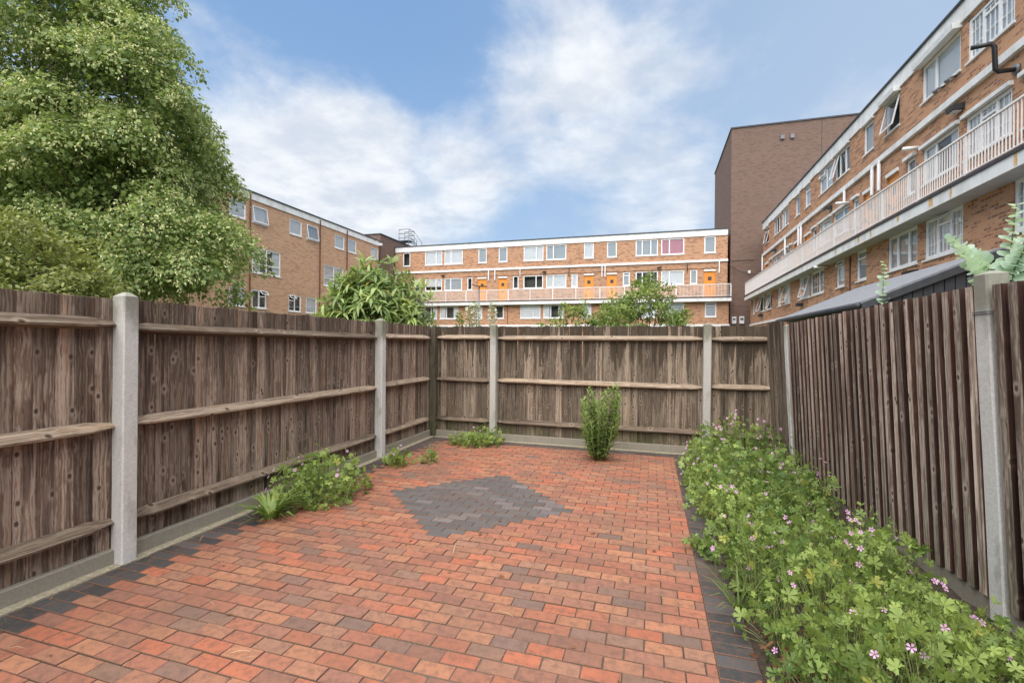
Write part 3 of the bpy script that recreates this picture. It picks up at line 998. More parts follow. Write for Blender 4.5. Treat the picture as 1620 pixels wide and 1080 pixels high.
def window(bld, fc, s0, z0, s1, z1, lay='one', curtain='net', dd=0.0, open_i=None, muntin=False, sill=True, hood=False, ang=18, flip=False):
    """frame (the window mesh) with panes, curtain and a dark interior as its pieces"""
    w, h = s1 - s0, z1 - z0
    d1 = dd - 0.03
    d0 = d1 - 0.06
    b = 0.085
    lights = LAY[lay]
    if flip:
        lights = [(1 - q[1], 1 - q[0], q[2], q[3]) for q in lights]
    fm = MB()
    fc.box(fm, s0, s1, z0, z0 + b, d0, d1); fc.box(fm, s0, s1, z1 - b, z1, d0, d1)
    fc.box(fm, s0, s0 + b, z0 + b, z1 - b, d0, d1 - .001); fc.box(fm, s1 - b, s1, z0 + b, z1 - b, d0, d1 - .001)
    seen = set()
    for q in lights:
        a0, a1, c0, c1 = s0 + q[0] * w, s0 + q[1] * w, z0 + q[2] * h, z0 + q[3] * h
        if q[0] > 0.01 and ('v', round(a0, 3)) not in seen:
            seen.add(('v', round(a0, 3)))
            fc.box(fm, a0 - .042, a0 + .042, z0 + b, z1 - b, d0 + .002, d1 - .003)
        if q[2] > 0.01:
            fc.box(fm, a0 + .03, a1 - .03, c0 - .03, c0 + .03, d0 + .004, d1 - .004)
    wo = fm.build('window', M['white'], bld)
    for i, q in enumerate(lights):
        a0, a1, c0, c1 = s0 + q[0] * w + .03, s0 + q[1] * w - .03, z0 + q[2] * h + .03, z0 + q[3] * h - .03
        dm = d0 + 0.025
        if open_i == i:
            # sash hinged at the top, swung out
            H = c1 - c0
            sa, ca = math.sin(R(ang)), math.cos(R(ang))

            def q3(s_, k, off=0.0):
                return fc.p(s_, c1 - k * H * ca, d1 + k * H * sa + off)
            sm = MB()
            t = .045
            for (x0, x1, k0, k1) in ((a0, a1, 0, t / H), (a0, a1, 1 - t / H, 1), (a0, a0 + t, t / H, 1 - t / H), (a1 - t, a1, t / H, 1 - t / H)):
                sm.add([q3(x0, k0), q3(x1, k0), q3(x1, k1), q3(x0, k1), q3(x0, k0, .035), q3(x1, k0, .035), q3(x1, k1, .035), q3(x0, k1, .035)],
                       [(0, 3, 2, 1), (4, 5, 6, 7), (0, 1, 5, 4), (1, 2, 6, 5), (2, 3, 7, 6), (3, 0, 4, 7)])
            sm.build('open_sash', M['white'], wo)
            MB().add([q3(a0, 1, .015), q3(a1, 1, .015), q3(a1, 0, .015), q3(a0, 0, .015)], [fc.wind]).build('pane', M['glass'], wo)
            continue
        MB().add([fc.p(a0, c0, dm), fc.p(a1, c0, dm), fc.p(a1, c1, dm), fc.p(a0, c1, dm)], [fc.wind]).build('pane', M['glass'], wo)
        if muntin:
            mm = MB()
            nv, nh = 3, max(2, int((c1 - c0) / 0.28))
            for k in range(1, nv):
                x = a0 + (a1 - a0) * k / nv
                fc.box(mm, x - .010, x + .010, c0, c1, dm - .005, dm + .012)
            for k in range(1, nh):
                z = c0 + (c1 - c0) * k / nh
                fc.box(mm, a0, a1, z - .010, z + .010, dm - .004, dm + .011)
            tag(mm.build('glazing_bars', M['white'], wo), kind='stuff')
    if curtain:
        cm = MB()
        mat = {'net': 'net', 'blind': 'blind', 'pink': 'pink_curtain', 'beige': 'beige_curtain', 'half': 'net', 'side': 'net'}[curtain]
        zz0 = z0 + .03 if curtain != 'half' else z0 + h * .35
        rng = [(s0 + .03, s1 - .03)]
        if curtain == 'side':
            rng = [(s0 + .03, s0 + w * .30), (s1 - w * .28, s1 - .03)]
        for (xa, xb) in rng:
            n = max(6, int((xb - xa) / 0.035))
            bse = len(cm.v)
            for k in range(n + 1):
                x = xa + (xb - xa) * k / n
                amp = 0.0 if curtain == 'blind' else 0.006
                dp = d0 - .012 + amp * math.sin(k * 1.9 + (k * k) * .13)
                cm.v += [fc.p(x, zz0, dp), fc.p(x, z1 - .03, dp * 1.0)]
            for k in range(n):
                cm.f.append((bse + 2 * k, bse + 2 * k + 2, bse + 2 * k + 3, bse + 2 * k + 1))
        cm.build('curtain', M[mat], wo, smooth=(curtain != 'blind'))
    im = MB()
    P = fc.p
    di, db = d0 - .03, d0 - .45
    im.add([P(s0, z0, di), P(s1, z0, di), P(s1, z1, di), P(s0, z1, di), P(s0, z0, db), P(s1, z0, db), P(s1, z1, db), P(s0, z1, db)],
           [(4, 5, 6, 7), (0, 1, 5, 4), (1, 2, 6, 5), (2, 3, 7, 6), (3, 0, 4, 7)])
    im.build('interior', M['room'], wo)
    if sill:
        sm = MB(); fc.box(sm, s0 - .04, s1 + .04, z0 - .05, z0 - .003, d0, .045)
        sm.build('sill', M['white_slab'], wo)
    if hood:
        hm = MB(); fc.box(hm, s0 - .05, s1 + .05, z1 + .003, z1 + .10, d0, .10)
        hm.build('lintel', M['white_slab'], wo)
    return wo


def door(bld, fc, s0, z0, s1, z1):
    m = MB(); fc.box(m, s0, s1, z0, z1 - .06, -.10, -.055)
    do = m.build('door', M['orange_door'], bld)
    f = MB(); fc.box(f, s0 - .0, s1 + .0, z1 - .058, z1 + .06, -.11, .05)
    f.build('door_hood', M['white_slab'], do)
    c = (s0 + s1) / 2
    g_ = MB(); fc.box(g_, c - .13, c + .13, z0 + 1.42, z0 + 1.70, -.054, -.045)
    g_.build('door_window', M['coping'], do)
    l_ = MB(); fc.box(l_, c - .15, c + .15, z0 + .92, z0 + .99, -.054, -.044)
    l_.build('letter_plate', M['grey'], do)
    h_ = MB(); fc.box(h_, s1 - .13, s1 - .09, z0 + 1.0, z0 + 1.16, -.054, -.02)
    h_.build('handle', M['grey'], do)


def pipe(bld, fc, s, z0, z1, mat='white', r=.05, name='downpipe'):
    m = MB()
    m.tube([fc.p(s, z1, .02), fc.p(s, z1, .09), fc.p(s, z1 - .08, .10), fc.p(s, z0 + .03, .10), fc.p(s, z0, .10)], r, 8)
    return m.build(name, M[mat], bld, smooth=True)


def bulkhead(bld, fc, s, z, big=False):
    """black wall lamp, a wedge hood with a pale lens"""
    k = 1.05 if big else 0.9
    P = fc.p
    a = .17 * k; h = .16 * k; d = .26 * k
    m = MB().add([P(s - a, z, 0), P(s + a, z, 0), P(s + a, z - h, 0), P(s - a, z - h, 0), P(s - a * .8, z - h * .25, d), P(s + a * .8, z - h * .25, d), P(s + a * .8, z - h, d * .9), P(s - a * .8, z - h, d * .9)],
                 [(0, 1, 2, 3), (4, 5, 6, 7), (0, 1, 5, 4), (1, 2, 6, 5), (2, 3, 7, 6), (3, 0, 4, 7)])
    o = m.build('wall_lamp', M['black'], bld, recalc=True)
    l = MB(); fc.box(l, s - a * .6, s + a * .6, z - h - .03 * k, z - h - .002, .03, d * .8)
    l.build('lamp_lens', M['lens'], o)
    return o


def railing(bal, fc, s0, s1, zb, zt, d, pitch=0.1, post_every=1.9):
    """painted steel balustrade: top rail, bottom rail, posts, bars"""
    m = MB(); fc.box(m, s0, s1, zt - .04, zt, d - .03, d + .02)
    m.build('top_rail', M['white_rail'], bal)
    m = MB(); fc.box(m, s0, s1, zb + .06, zb + .09, d - .02, d + .01)
    m.build('bottom_rail', M['white_rail'], bal)
    n = max(1, int((s1 - s0) / post_every))
    for k in range(n + 1):
        x = s0 + (s1 - s0) * k / n
        m = MB(); fc.box(m, x - .025, x + .025, zb, zt - .042, d - .035, d + .005)
        m.build('railing_post', M['white_rail'], bal)
    bm_ = MB()
    k = s0 + pitch
    while k < s1 - .02:
        fc.box(bm_, k - .009, k + .009, zb + .092, zt - .042, d - .012, d + .006)
        k += pitch
    tag(bm_.build('railing_bars', M['white_rail'], bal), kind='stuff')


def balcony(bld, fc, s0, s1, depth, z_top=5.31, z_bot=4.97, end=True):
    m = MB(); fc.box(m, s0, s1, z_bot, z_top - .07, -.05, depth)
    b = m.build('balcony', M['white_slab'], bld)
    m = MB(); fc.box(m, s0 - .02, s1 + .02, z_top - .069, z_top, -.05, depth + .03)
    m.build('walkway_edge', M['coping'], b)
    m = MB(); fc.box(m, s0 + .03, s1 - .03, z_bot - .012, z_bot - .002, 0, depth - .05)
    m.build('soffit', M['soffit'], b)
    railing(b, fc, s0 + .03, s1 - .03, z_top, z_top + .97, depth - .04)
    return b


def trim(bld, fc, s0, s1, name, z0, z1, d, mat='white_slab'):
    m = MB(); fc.box(m, s0, s1, z0, z1, -.05, d)
    return m.build(name, M[mat], bld)


CUR = ['net', 'net', 'blind', 'side', 'half', None, 'beige', 'blind']

# ---- back block --------------------------------------------------------------
bk = empty('apartment_block', (-9, 39.3, 0))
tag(bk, 'long brick apartment block with orange doors and an access balcony facing the far fence', 'building', 'brick apartment blocks')
bk_inv = Matrix.Translation((9, -39.3, 0))


class PF(Face):
    """face whose points are relative to the block's own origin"""

    def __init__(s, O, S, Nn, base):
        Face.__init__(s, Vector(O) - Vector(base), S, Nn)


BB = (-9, 39.3, 0)
fu = PF((0, 39.3, 0), (1, 0, 0), (0, -1, 0), BB)
fl_ = PF((0, 38.55, 0), (1, 0, 0), (0, -1, 0), BB)
X0, X1 = -23.5, 5.6
topw = [(-22.69, -21.92, 'one', None), (-20.38, -18.61, 'right', 'net'), (-18.40, -16.57, 'left', 'net'), (-15.05, -14.25, 'one', 'blind'), (-13.12, -12.30, 'one', 'blind'),
        (-10.81, -9.03, 'right', 'net'), (-8.79, -7.03, 'left', 'blind'), (-5.53, -4.71, 'one', 'net'), (-3.61, -2.81, 'one', 'blind'), (-1.31, .44, 'three', 'blind'), (.68, 2.44, 'left', 'pink'), (3.91, 4.74, 'one', 'blind')]
midw = [(-21.37, -20.84, 'one', None), (-20.35, -18.61, 'right', 'half'), (-18.38, -16.61, 'left', 'blind'), (-16.1, -15.61, 'one', None), (-11.77, -11.25, 'one', None), (-10.81, -9.03, 'right', None),
        (-8.78, -7.0, 'left', 'net'), (-6.57, -6.04, 'one', 'net'), (-2.3, -1.75, 'transom', 'blind'), (-1.29, .46, 'three', None), (.70, 2.44, 'left', 'net'), (2.89, 3.42, 'one', 'blind')]
doors = [(-15.08, -14.25), (-13.12, -12.3), (-5.51, -4.68), (-3.61, -2.78), (3.9, 4.76)]
loww = [(-20.4, -18.72, 'right', 'side'), (-18.46, -16.62, 'left', 'side'), (-14.95, -14.34, 'one', 'net'), (-13.13, -12.35, 'one', None), (-10.85, -9.07, 'right', 'net'), (-8.82, -7.06, 'left', 'side'),
        (-5.54, -4.77, 'one', 'net'), (-3.6, -2.81, 'one', None), (-1.3, .44, 'right', 'net'), (.68, 2.40, 'left', 'blind'), (3.92, 4.74, 'transom', 'blind')]
holes = [(a, 8.86, b, 10.15) for a, b, *_ in topw] + [(a, 6.45, b, 7.59) for a, b, *_ in midw] + [(a, 5.31, b, 7.49) for a, b in doors]
w = MB()
fu.wall(w, X0, X1, 5.0, 10.6, holes)
lowholes = [(a, 3.80, b, 4.94) for a, b, *_ in loww]
fl_.wall(w, X0, X1, -0.1, 4.98, lowholes)
fu.box(w, X0, X1, -0.1, 10.55, -11, -10.6)
w.add([fu.p(X0, -.1, -10.6), fu.p(X0, 10.6, -10.6), fu.p(X0, 10.6, 0), fu.p(X0, 5, 0), fu.p(X0, 5, .75), fu.p(X0, -.1, .75)], [(0, 1, 2, 3, 4, 5)])
w.add([fu.p(X1, -.1, -10.6), fu.p(X1, 10.6, -10.6), fu.p(X1, 10.6, 0), fu.p(X1, 5, 0), fu.p(X1, 5, .75), fu.p(X1, -.1, .75)], [(0, 1, 2, 3, 4, 5)])
w.build('wall', M['brick_x'], bk)
m = MB(); fu.box(m, X0, X1, 10.56, 10.60, -10.9, -.05); m.build('roof', M['felt'], bk)
for a, b, lay, cu in topw:
    window(bk, fu, a, 8.86, b, 10.15, lay, cu, open_i=None)
for i, (a, b, lay, cu) in enumerate(midw):
    window(bk, fu, a, 6.45, b, 7.59, lay, cu)
for a, b, lay, cu in loww:
    window(bk, fl_, a, 3.80, b, 4.94, lay, cu)
for a, b in doors:
    door(bk, fu, a, 5.31, b, 7.49)
trim(bk, fu, X0, X1, 'parapet', 10.19, 10.66, .06)
trim(bk, fu, X0 - .02, X1 + .02, 'coping', 10.661, 10.73, .11, 'coping')
trim(bk, fu, X0, X1 + .02, 'string_course', 8.15, 8.33, .10)
trim(bk, fl_, X0, X1 + .05, 'base_band', 3.08, 3.25, .06)
balcony(bk, fu, X0 + 1.9, X1 + .12, 1.2)
for s in (-14.02, -13.42, -4.0, -3.75, 5.0):
    pipe(bk, fu, s, 7.25, 8.15, r=.045)
pipe(bk, fu, -11.09, 7.5, 8.15, r=.03)
for s in (-18.5, -8.92, .56):
    bulkhead(bk, fu, s, 7.92)
for s in (-7.0, -6.75, 2.66):
    m = MB(); m.tube([fu.p(s, 8.0, .03), fu.p(s, 8.0, .16), fu.p(s, 7.9, .2), fu.p(s, 7.45, .2), fu.p(s, 7.4, .1), fu.p(s, 7.4, 0)], .035, 6)
    if s != -7.0:
        m.build('flue_pipe', M['black'], bk, smooth=True)
m = MB(); m.tube([fu.p(-16.5 + k * .8, 7.66 + .03 * math.sin(k * 1.7), .03) for k in range(28)], .012, 5)
m.build('cable', M['black'], bk)
for s in (-12.0, -1.0):
    m = MB(); fl_.box(m, s - .02, s + .02, 0, 4.9, .002, .04); m.build('downpipe', M['rusty_iron'], bk)

# ---- left block --------------------------------------------------------------
lk_ = empty('apartment_block', (-23.4, 20, 0))
tag(lk_, 'plain brick apartment wall with small square windows partly hidden by the lime tree', 'building', 'brick apartment blocks')
LB = (-23.4, 20, 0)
ff = PF((-23.4, 0, 0), (0, 1, 0), (1, 0, 0), LB)
Y0, Y1 = 1.0, 36.45
tw = [(18.0, 19.1, None), (20.98, 22.12, 'net'), (22.58, 23.75, 'net'), (25.64, 26.8, 'net'), (27.25, 28.41, 'blind'), (30.29, 31.48, 'net'), (31.9, 33.04, 'net'), (35.08, 36.18, 'net')]
bw = [(22.61, 24.88, 'side'), (29.1, 31.4, 'net')]
lw = [(21.0, 22.1, 'right', 'side'), (22.6, 23.75, 'two_vent', None), (25.61, 26.78, 'vent_two', None), (27.25, 28.37, 'one', 'net'), (30.3, 31.4, 'right', 'net')]
holes = [(a, 8.87, b, 9.93) for a, b, c in tw] + [(a, 5.80, b, 7.40) for a, b, c in bw] + [(a, 3.64, b, 4.77) for a, b, *_ in lw]
w = MB()
ff.wall(w, Y0, Y1, -.1, 10.6, holes)
w.add([ff.p(Y1, -.1), ff.p(Y1, 10.6), ff.p(Y1, 10.6, -9), ff.p(Y1, -.1, -9)], [(0, 1, 2, 3)])
w.add([ff.p(Y0, -.1), ff.p(Y0, 10.6), ff.p(Y0, 10.6, -9), ff.p(Y0, -.1, -9)], [(0, 1, 2, 3)])
w.add([ff.p(Y0, -.1, -9), ff.p(Y0, 10.6, -9), ff.p(Y1, 10.6, -9), ff.p(Y1, -.1, -9)], [(0, 1, 2, 3)])
w.build('wall', M['brick_pale'], lk_)
m = MB(); ff.box(m, Y0, Y1, 10.56, 10.60, -9, -.05); m.build('roof', M['felt'], lk_)
for i, (a, b, c) in enumerate(tw):
    window(lk_, ff, a, 8.87, b, 9.93, 'one', c, open_i=0 if i in (2, 4) else None, ang=-9 if False else 9)
for a, b, c in bw:
    window(lk_, ff, a, 5.80, b, 7.40, 'four', c)
for i, (a, b, lay, c) in enumerate(lw):
    window(lk_, ff, a, 3.64, b, 4.77, lay, c, open_i={1: 2, 2: 1}.get(i), ang=45)
trim(lk_, ff, Y0, Y1, 'parapet', 10.20, 10.62, .06)
trim(lk_, ff, Y0, Y1 + .05, 'coping', 10.621, 10.70, .11, 'coping')
for s in (22.36, 28.55, 31.70):
    m = MB(); ff.box(m, s - .035, s + .035, 0, 10.5, .065, .12); m.build('downpipe', M['rusty_iron'], lk_)
m = MB(); m.tube([ff.p(36.35, 10.7, .1), ff.p(36.3, 10.4, .16), ff.p(36.34, 9.9, .1), ff.p(36.3, 8.8, .08), ff.p(36.3, 4, .08)], .05, 6)
m.build('cable_bundle', M['black'], lk_)
m = MB(); ff.box(m, 36.2, 36.42, 10.25, 10.45, .07, .3); m.build('junction_box', M['white'], lk_)

# ---- right block -------------------------------------------------------------
rk = empty('apartment_block', (7.8, 20, 0))
tag(rk, 'near brick apartment block with a white railed balcony rising above the dark shed', 'building', 'brick apartment blocks')
RB = (7.8, 20, 0)
fr_u = PF((7.8, 0, 0), (0, 1, 0), (-1, 0, 0), RB)
fr_l = PF((7.08, 0, 0), (0, 1, 0), (-1, 0, 0), RB)
Z0, Z1 = 3.0, 37.95
# s grows away from the camera
big_t = [(31.36, 32.86, 'net'), (33.1, 34.83, None), (22.44, 24.06, None), (24.31, 26.01, 'net'), (13.3, 14.94, 'net'), (15.23, 17.07, 'net'), (4.4, 6.0, 'net'), (6.3, 8.1, 'net')]
small_t = [(36.3, 37.4, None), (29.2, 29.95, 'blind'), (27.4, 28.23, 'net'), (20.27, 21.1, 'blind'), (18.38, 19.33, None), (11.2, 12.0, 'net'), (9.4, 10.3, 'net')]
big_m = [(31.4, 33.0, 'net'), (33.3, 34.9, 'net'), (22.5, 24.16, 'blind'), (24.42, 26.07, 'net'), (13.36, 15.0, 'net'), (15.28, 16.98, 'side'), (4.4, 6.0, 'net'), (6.3, 8.0, 'net')]
nar_m = [(35.3, 35.8, 'net'), (30.6, 31.1, 'net'), (26.4, 26.98, None), (21.5, 22.04, 'net'), (17.4, 17.92, None), (12.5, 13.0, 'net'), (8.5, 9.0, 'net')]
door_m = [(36.3, 37.2), (29.3, 30.15), (27.3, 28.25), (20.25, 21.08), (18.42, 19.22), (11.4, 12.2), (9.6, 10.4)]
big_l = [(32.0, 33.6, None), (33.95, 35.5, None), (23.0, 24.7, None), (24.9, 26.5, 'blind'), (13.67, 15.3, 'net'), (15.66, 17.34, 'blind'), (10.4, 12.07, 'net'), (4.6, 6.2, 'net')]
small_l = [(36.9, 37.6, 'net'), (29.86, 30.6, 'net'), (28.05, 29.3, 'net'), (20.76, 21.56, 'blind'), (18.87, 19.66, 'blind'), (8.8, 9.6, 'net')]
ZT0, ZT1, ZM0, ZM1, ZL0, ZL1 = 8.92, 10.02, 6.42, 7.50, 3.90, 5.0
Hh = [(a, ZT0, b, ZT1) for a, b, c in big_t + small_t] + [(a, ZM0 if b - a > 1 else ZM0 - .05, b, ZM1) for a, b, c in big_m + nar_m] + [(a, 5.31, b, 7.46) for a, b in door_m]
w = MB()
fr_u.wall(w, Z0, Z1, 4.9, 10.6, Hh)
fr_l.wall(w, Z0, Z1 + .5, -.1, 4.975, [(a, ZL0, b, ZL1 - .04) for a, b, c in big_l + small_l])
w.add([fr_u.p(Z1, -.1, -9), fr_u.p(Z1, 10.6, -9), fr_u.p(Z1, 10.6, 0), fr_u.p(Z1, -.1, 0)], [(0, 1, 2, 3)])
w.add([fr_l.p(Z1 + .5, -.1, 0), fr_l.p(Z1 + .5, 4.97, 0), fr_l.p(Z1 + .5, 4.97, -1), fr_l.p(Z1 + .5, -.1, -1)], [(0, 1, 2, 3)])
w.add([fr_u.p(Z0, -.1, -9), fr_u.p(Z0, 10.6, -9), fr_u.p(Z0, 10.6, 0), fr_u.p(Z0, -.1, 0)], [(0, 1, 2, 3)])
w.add([fr_u.p(Z0, -.1, -9), fr_u.p(Z0, 10.6, -9), fr_u.p(Z1, 10.6, -9), fr_u.p(Z1, -.1, -9)], [(0, 1, 2, 3)])
w.build('wall', M['brick_y'], rk)
m = MB(); fr_u.box(m, Z0, Z1, 10.56, 10.60, -9, -.05); m.build('roof', M['felt'], rk)
for i, (a, b, c) in enumerate(big_t):
    lay = ['right', 'three', 'three', 'two_vent', 'geo', 'right', 'geo', 'right'][i]
    window(rk, fr_u, a, ZT0, b, ZT1, lay, c, muntin=(i == 4), hood=(i not in (4, 5)), open_i={2: 2, 3: 2}.get(i) if lay in ('three', 'two_vent') else None, ang=14)
for i, (a, b, c) in enumerate(small_t):
    window(rk, fr_u, a, ZT0, b, ZT1, 'transom' if i in (0, 2) else 'one', c, hood=(i != 4), open_i=0 if i in (0, 4) else None, ang=12)
for i, (a, b, c) in enumerate(big_m):
    window(rk, fr_u, a, ZM0, b, ZM1, 'geo' if i == 4 else ('right' if i % 2 else 'left'), c, muntin=(i == 4), hood=True)
for a, b, c in nar_m:
    window(rk, fr_u, a, ZM0 - .05, b, ZM1, 'one', c, hood=True)
for a, b in door_m:
    door(rk, fr_u, a, 5.31, b, 7.46)
for i, (a, b, c) in enumerate(big_l):
    lay = ['left', 'left', 'left', 'right', 'geo', 'three', 'geo', 'geo'][i]
    window(rk, fr_l, a, ZL0, b, ZL1 - .04, lay, c, muntin=(i in (2, 4, 6)), open_i={0: 0, 1: 1, 3: 0, 4: 2, 6: 2}.get(i), ang=50 if i in (4, 6) else 14)
for i, (a, b, c) in enumerate(small_l):
    window(rk, fr_l, a, ZL0, b, ZL1 - .04, 'transom' if i in (3, 4) else 'one', c, open_i=0 if i == 2 else (1 if i == 3 else None), ang=16)
trim(rk, fr_u, Z0, Z1, 'parapet', 10.11, 10.60, .06)
trim(rk, fr_u, Z0, Z1 + .05, 'coping', 10.601, 10.67, .11, 'coping')
trim(rk, fr_u, Z0, Z1, 'string_course', 8.14, 8.33, .10)
trim(rk, fr_l, Z0, Z1 + .5, 'base_band', 3.08, 3.22, .06)
rb_ = balcony(rk, fr_u, Z0, 38.1, 1.2)
for k, s in enumerate((13.2, 14.0, 15.6, 17.3, 18.2, 20.2, 11.2)):
    wd = (.05, .11, .07, .06, .10, .05, .06)[k]
    m = MB(); P = fr_u.p
    zt_, zm_, zb_ = 5.235, 5.10, 4.975 + .03 * (k % 3)
    pr = [(s - wd * .5, zt_), (s + wd * .6, zt_), (s + wd * .9, zm_), (s + wd * .45, zb_), (s, zb_ + .05), (s - wd * .5, zb_ + .01), (s - wd * .8, zm_)]
    m.add([P(a_, z_, 1.2030) for a_, z_ in pr], [tuple(range(7))])
    m.build('rust_streak', M['rust'], rb_)
# shutter housings over two top windows
for a, b in ((15.15, 17.15), (18.30, 19.42)):
    m = MB(); P = fr_u.p
    m.add([P(a, 10.02, 0), P(b, 10.02, 0), P(b, 10.22, 0), P(a, 10.22, 0), P(a, 10.0, .22), P(b, 10.0, .22), P(b, 10.15, .24), P(a, 10.15, .24)],
          [(0, 1, 2, 3), (4, 5, 6, 7), (0, 1, 5, 4), (1, 2, 6, 5), (2, 3, 7, 6), (3, 0, 4, 7)])
    m.build('shutter_box', M['white_slab'], rk, recalc=True)
for s in (31.69, 29.03, 28.57, 20.12, 19.58, 37.7):
    pipe(rk, fr_u, s, 7.1, 8.15, r=.055)
pipe(rk, fr_u, 22.67, 7.55, 8.2, r=.05)
m = MB(); m.tube([fr_u.p(22.4, 7.52, .05), fr_u.p(22.4, 7.52, .5)], .06, 8); m.build('flue_pipe', M['white'], rk, smooth=True)
m = MB(); m.tube([fr_u.p(17.2, 7.66, .02), fr_u.p(17.2, 7.66, .42)], .06, 8); m.build('flue_pipe', M['white'], rk, smooth=True)
m = MB(); m.tube([fr_u.p(13.2, 7.78, 0), fr_u.p(13.2, 7.78, .34), fr_u.p(13.2, 7.84, .4), fr_u.p(13.2, 8.35, .42), fr_u.p(13.2, 8.43, .48), fr_u.p(13.3, 8.45, .8)], .05, 8)
m.build('flue_pipe', M['black'], rk, smooth=True)
m = MB(); m.tube([fr_u.p(13.2, 7.78, .02), fr_u.p(13.2, 7.78, .05)], .12, 12); m.build('flue_collar', M['grey'], rk, smooth=True)
for s in (34.3, 24.5, 15.2):
    bulkhead(rk, fr_u, s, 7.98, True)
for s in (34.5, 26.0, 15.75):
    bulkhead(rk, fr_l, s, 3.72, True)
for s in (15.4, 15.95):
    m = MB(); m.tube([fr_u.p(s, 8.86, 0), fr_u.p(s, 8.83, .15), fr_u.p(s + .02, 8.72, .22)], [.03, .03, .06], 8); m.build('security_light', M['grey'], rk, smooth=True)
m = MB(); m.tube([fr_l.p(22.4, 4.9, .02), fr_l.p(22.4, 4.9, .55)], .055, 8); m.build('flue_pipe', M['white'], rk, smooth=True)
m = MB(); m.tube([fr_l.p(20.4, 3.75, .02), fr_l.p(20.4, 3.82, .06), fr_l.p(20.9, 3.82, .06), fr_l.p(21.0, 3.7, .03)], .014, 6); m.build('cable', M['black'], rk)
m = MB(); fr_l.box(m, 20.15, 20.2, 0, 4.9, .002, .05); m.build('downpipe', M['rusty_iron'], rk)

# ---- brown stair towers ------------------------------------------------------
tw_ = empty('stair_tower', (11, 44, 0))
tag(tw_, 'tall windowless dark brown brick tower between the two balconied blocks', 'tower')
m = MB(); m.box(5.82 - 11, 16.5 - 11, 39.42 - 44, 49.3 - 44, -.1, 18.42)
m.build('wall', M['brick_brown'], tw_)
m = MB(); m.box(5.76 - 11, 16.55 - 11, 39.36 - 44, 49.36 - 44, 18.421, 18.53)
m.build('coping', M['coping'], tw_)
for x in (9.32, 9.98):
    m = MB(); m.box(x - .13 - 11, x + .13 - 11, -4.72, -4.585, 17.2, 17.5); m.build('vent', M['grey'], tw_)
for x0, x1, z0, z1 in ((5.95, 6.25, 3.32, 3.85), (6.47, 6.80, 3.32, 3.88)):
    m = MB(); m.box(x0 - 11, x1 - 11, -4.76, -4.582, z0, z1); b_ = m.build('meter_box', M['white'], tw_)
    m = MB(); m.box(x0 + .05 - 11, x1 - .05 - 11, -4.768, -4.761, z0 + .25, z1 - .12); m.build('meter_panel', M['grey'], b_)
m = MB(); m.box(11.9 - 11, 11.94 - 11, -4.588, -4.578, 0, 18.4); m.build('movement_joint', M['coping'], tw_)
m = MB(); m.box(7.06 - 11, 7.24 - 11, -4.63, -4.582, 7.18, 7.40); m.build('sign_plate', M['white'], tw_)
m = MB(); m.box(6.05 - 11, 6.09 - 11, -4.62, -4.582, 0, 8.2); m.build('downpipe', M['brick_brown'], tw_)
m = MB(); m.tube([(5.8 - 11, -4.6, 8.2), (7.5 - 11, -4.6, 8.25)], .03, 5); m.build('conduit', M['brick_brown'], tw_)
m = MB(); m.tube([(5.6 - 11, -4.75, 7.95), (6.4 - 11, -4.75, 7.35), (7.2 - 11, -4.75, 7.12), (8.3 - 11, -4.8, 7.1)], .02, 5); m.build('cable', M['black'], tw_)

t2 = empty('stair_tower', (-27, 41, 0))
tag(t2, 'low brown brick stair tower in the corner left of the orange-door block', 'tower')
m = MB(); m.box(-31 + 27, -23.6 + 27, 36.85 - 41, 46 - 41, -.1, 11.40); m.build('wall', M['brick_brown'], t2)
m = MB(); m.box(-31.05 + 27, -23.54 + 27, 36.79 - 41, 46.05 - 41, 11.401, 11.50); m.build('coping', M['coping'], t2)

cg = empty('roof_access_frame', (-23.6, 42, 10.6))
tag(cg, 'small tubular steel guard frame and ladder on the far roof corner', 'guard rail')


def bar(parent, name, pts, r=.035):
    mb = MB(); mb.tube(pts, r, 6)
    return mb.build(name, M['grey'], parent, smooth=True)


for i, (x, y) in enumerate(((-.9, -.4), (.2, -.4), (-.9, .7), (.2, .7))):
    bar(cg, 'upright', [(x, y, .8 if x < 0 else -.05), (x, y, 2.45)])
for z in (1.55, 2.0, 2.42):
    bar(cg, 'guard_rail', [(-.9, -.4, z), (.2, -.4, z), (.2, .7, z), (-.9, .7, z)])
bar(cg, 'stair_rail', [(.2, -.4, 2.42), (1.1, -.4, 1.2), (1.1, -.4, 0)])
bar(cg, 'stair_rail', [(.2, -.4, 1.9), (1.1, -.4, .75)])
bar(cg, 'stair_rail', [(.2, .7, 2.42), (1.1, .7, 1.2), (1.1, .7, 0)])
for k in range(5):
    bar(cg, 'tread', [(.25 + .17 * k, -.4, 1.25 - .26 * k), (.25 + .17 * k, .7, 1.25 - .26 * k)], .03)
m = MB(); m.box(-.9, .2, -.4, .7, 1.28, 1.34); m.build('platform', M['grey'], cg)

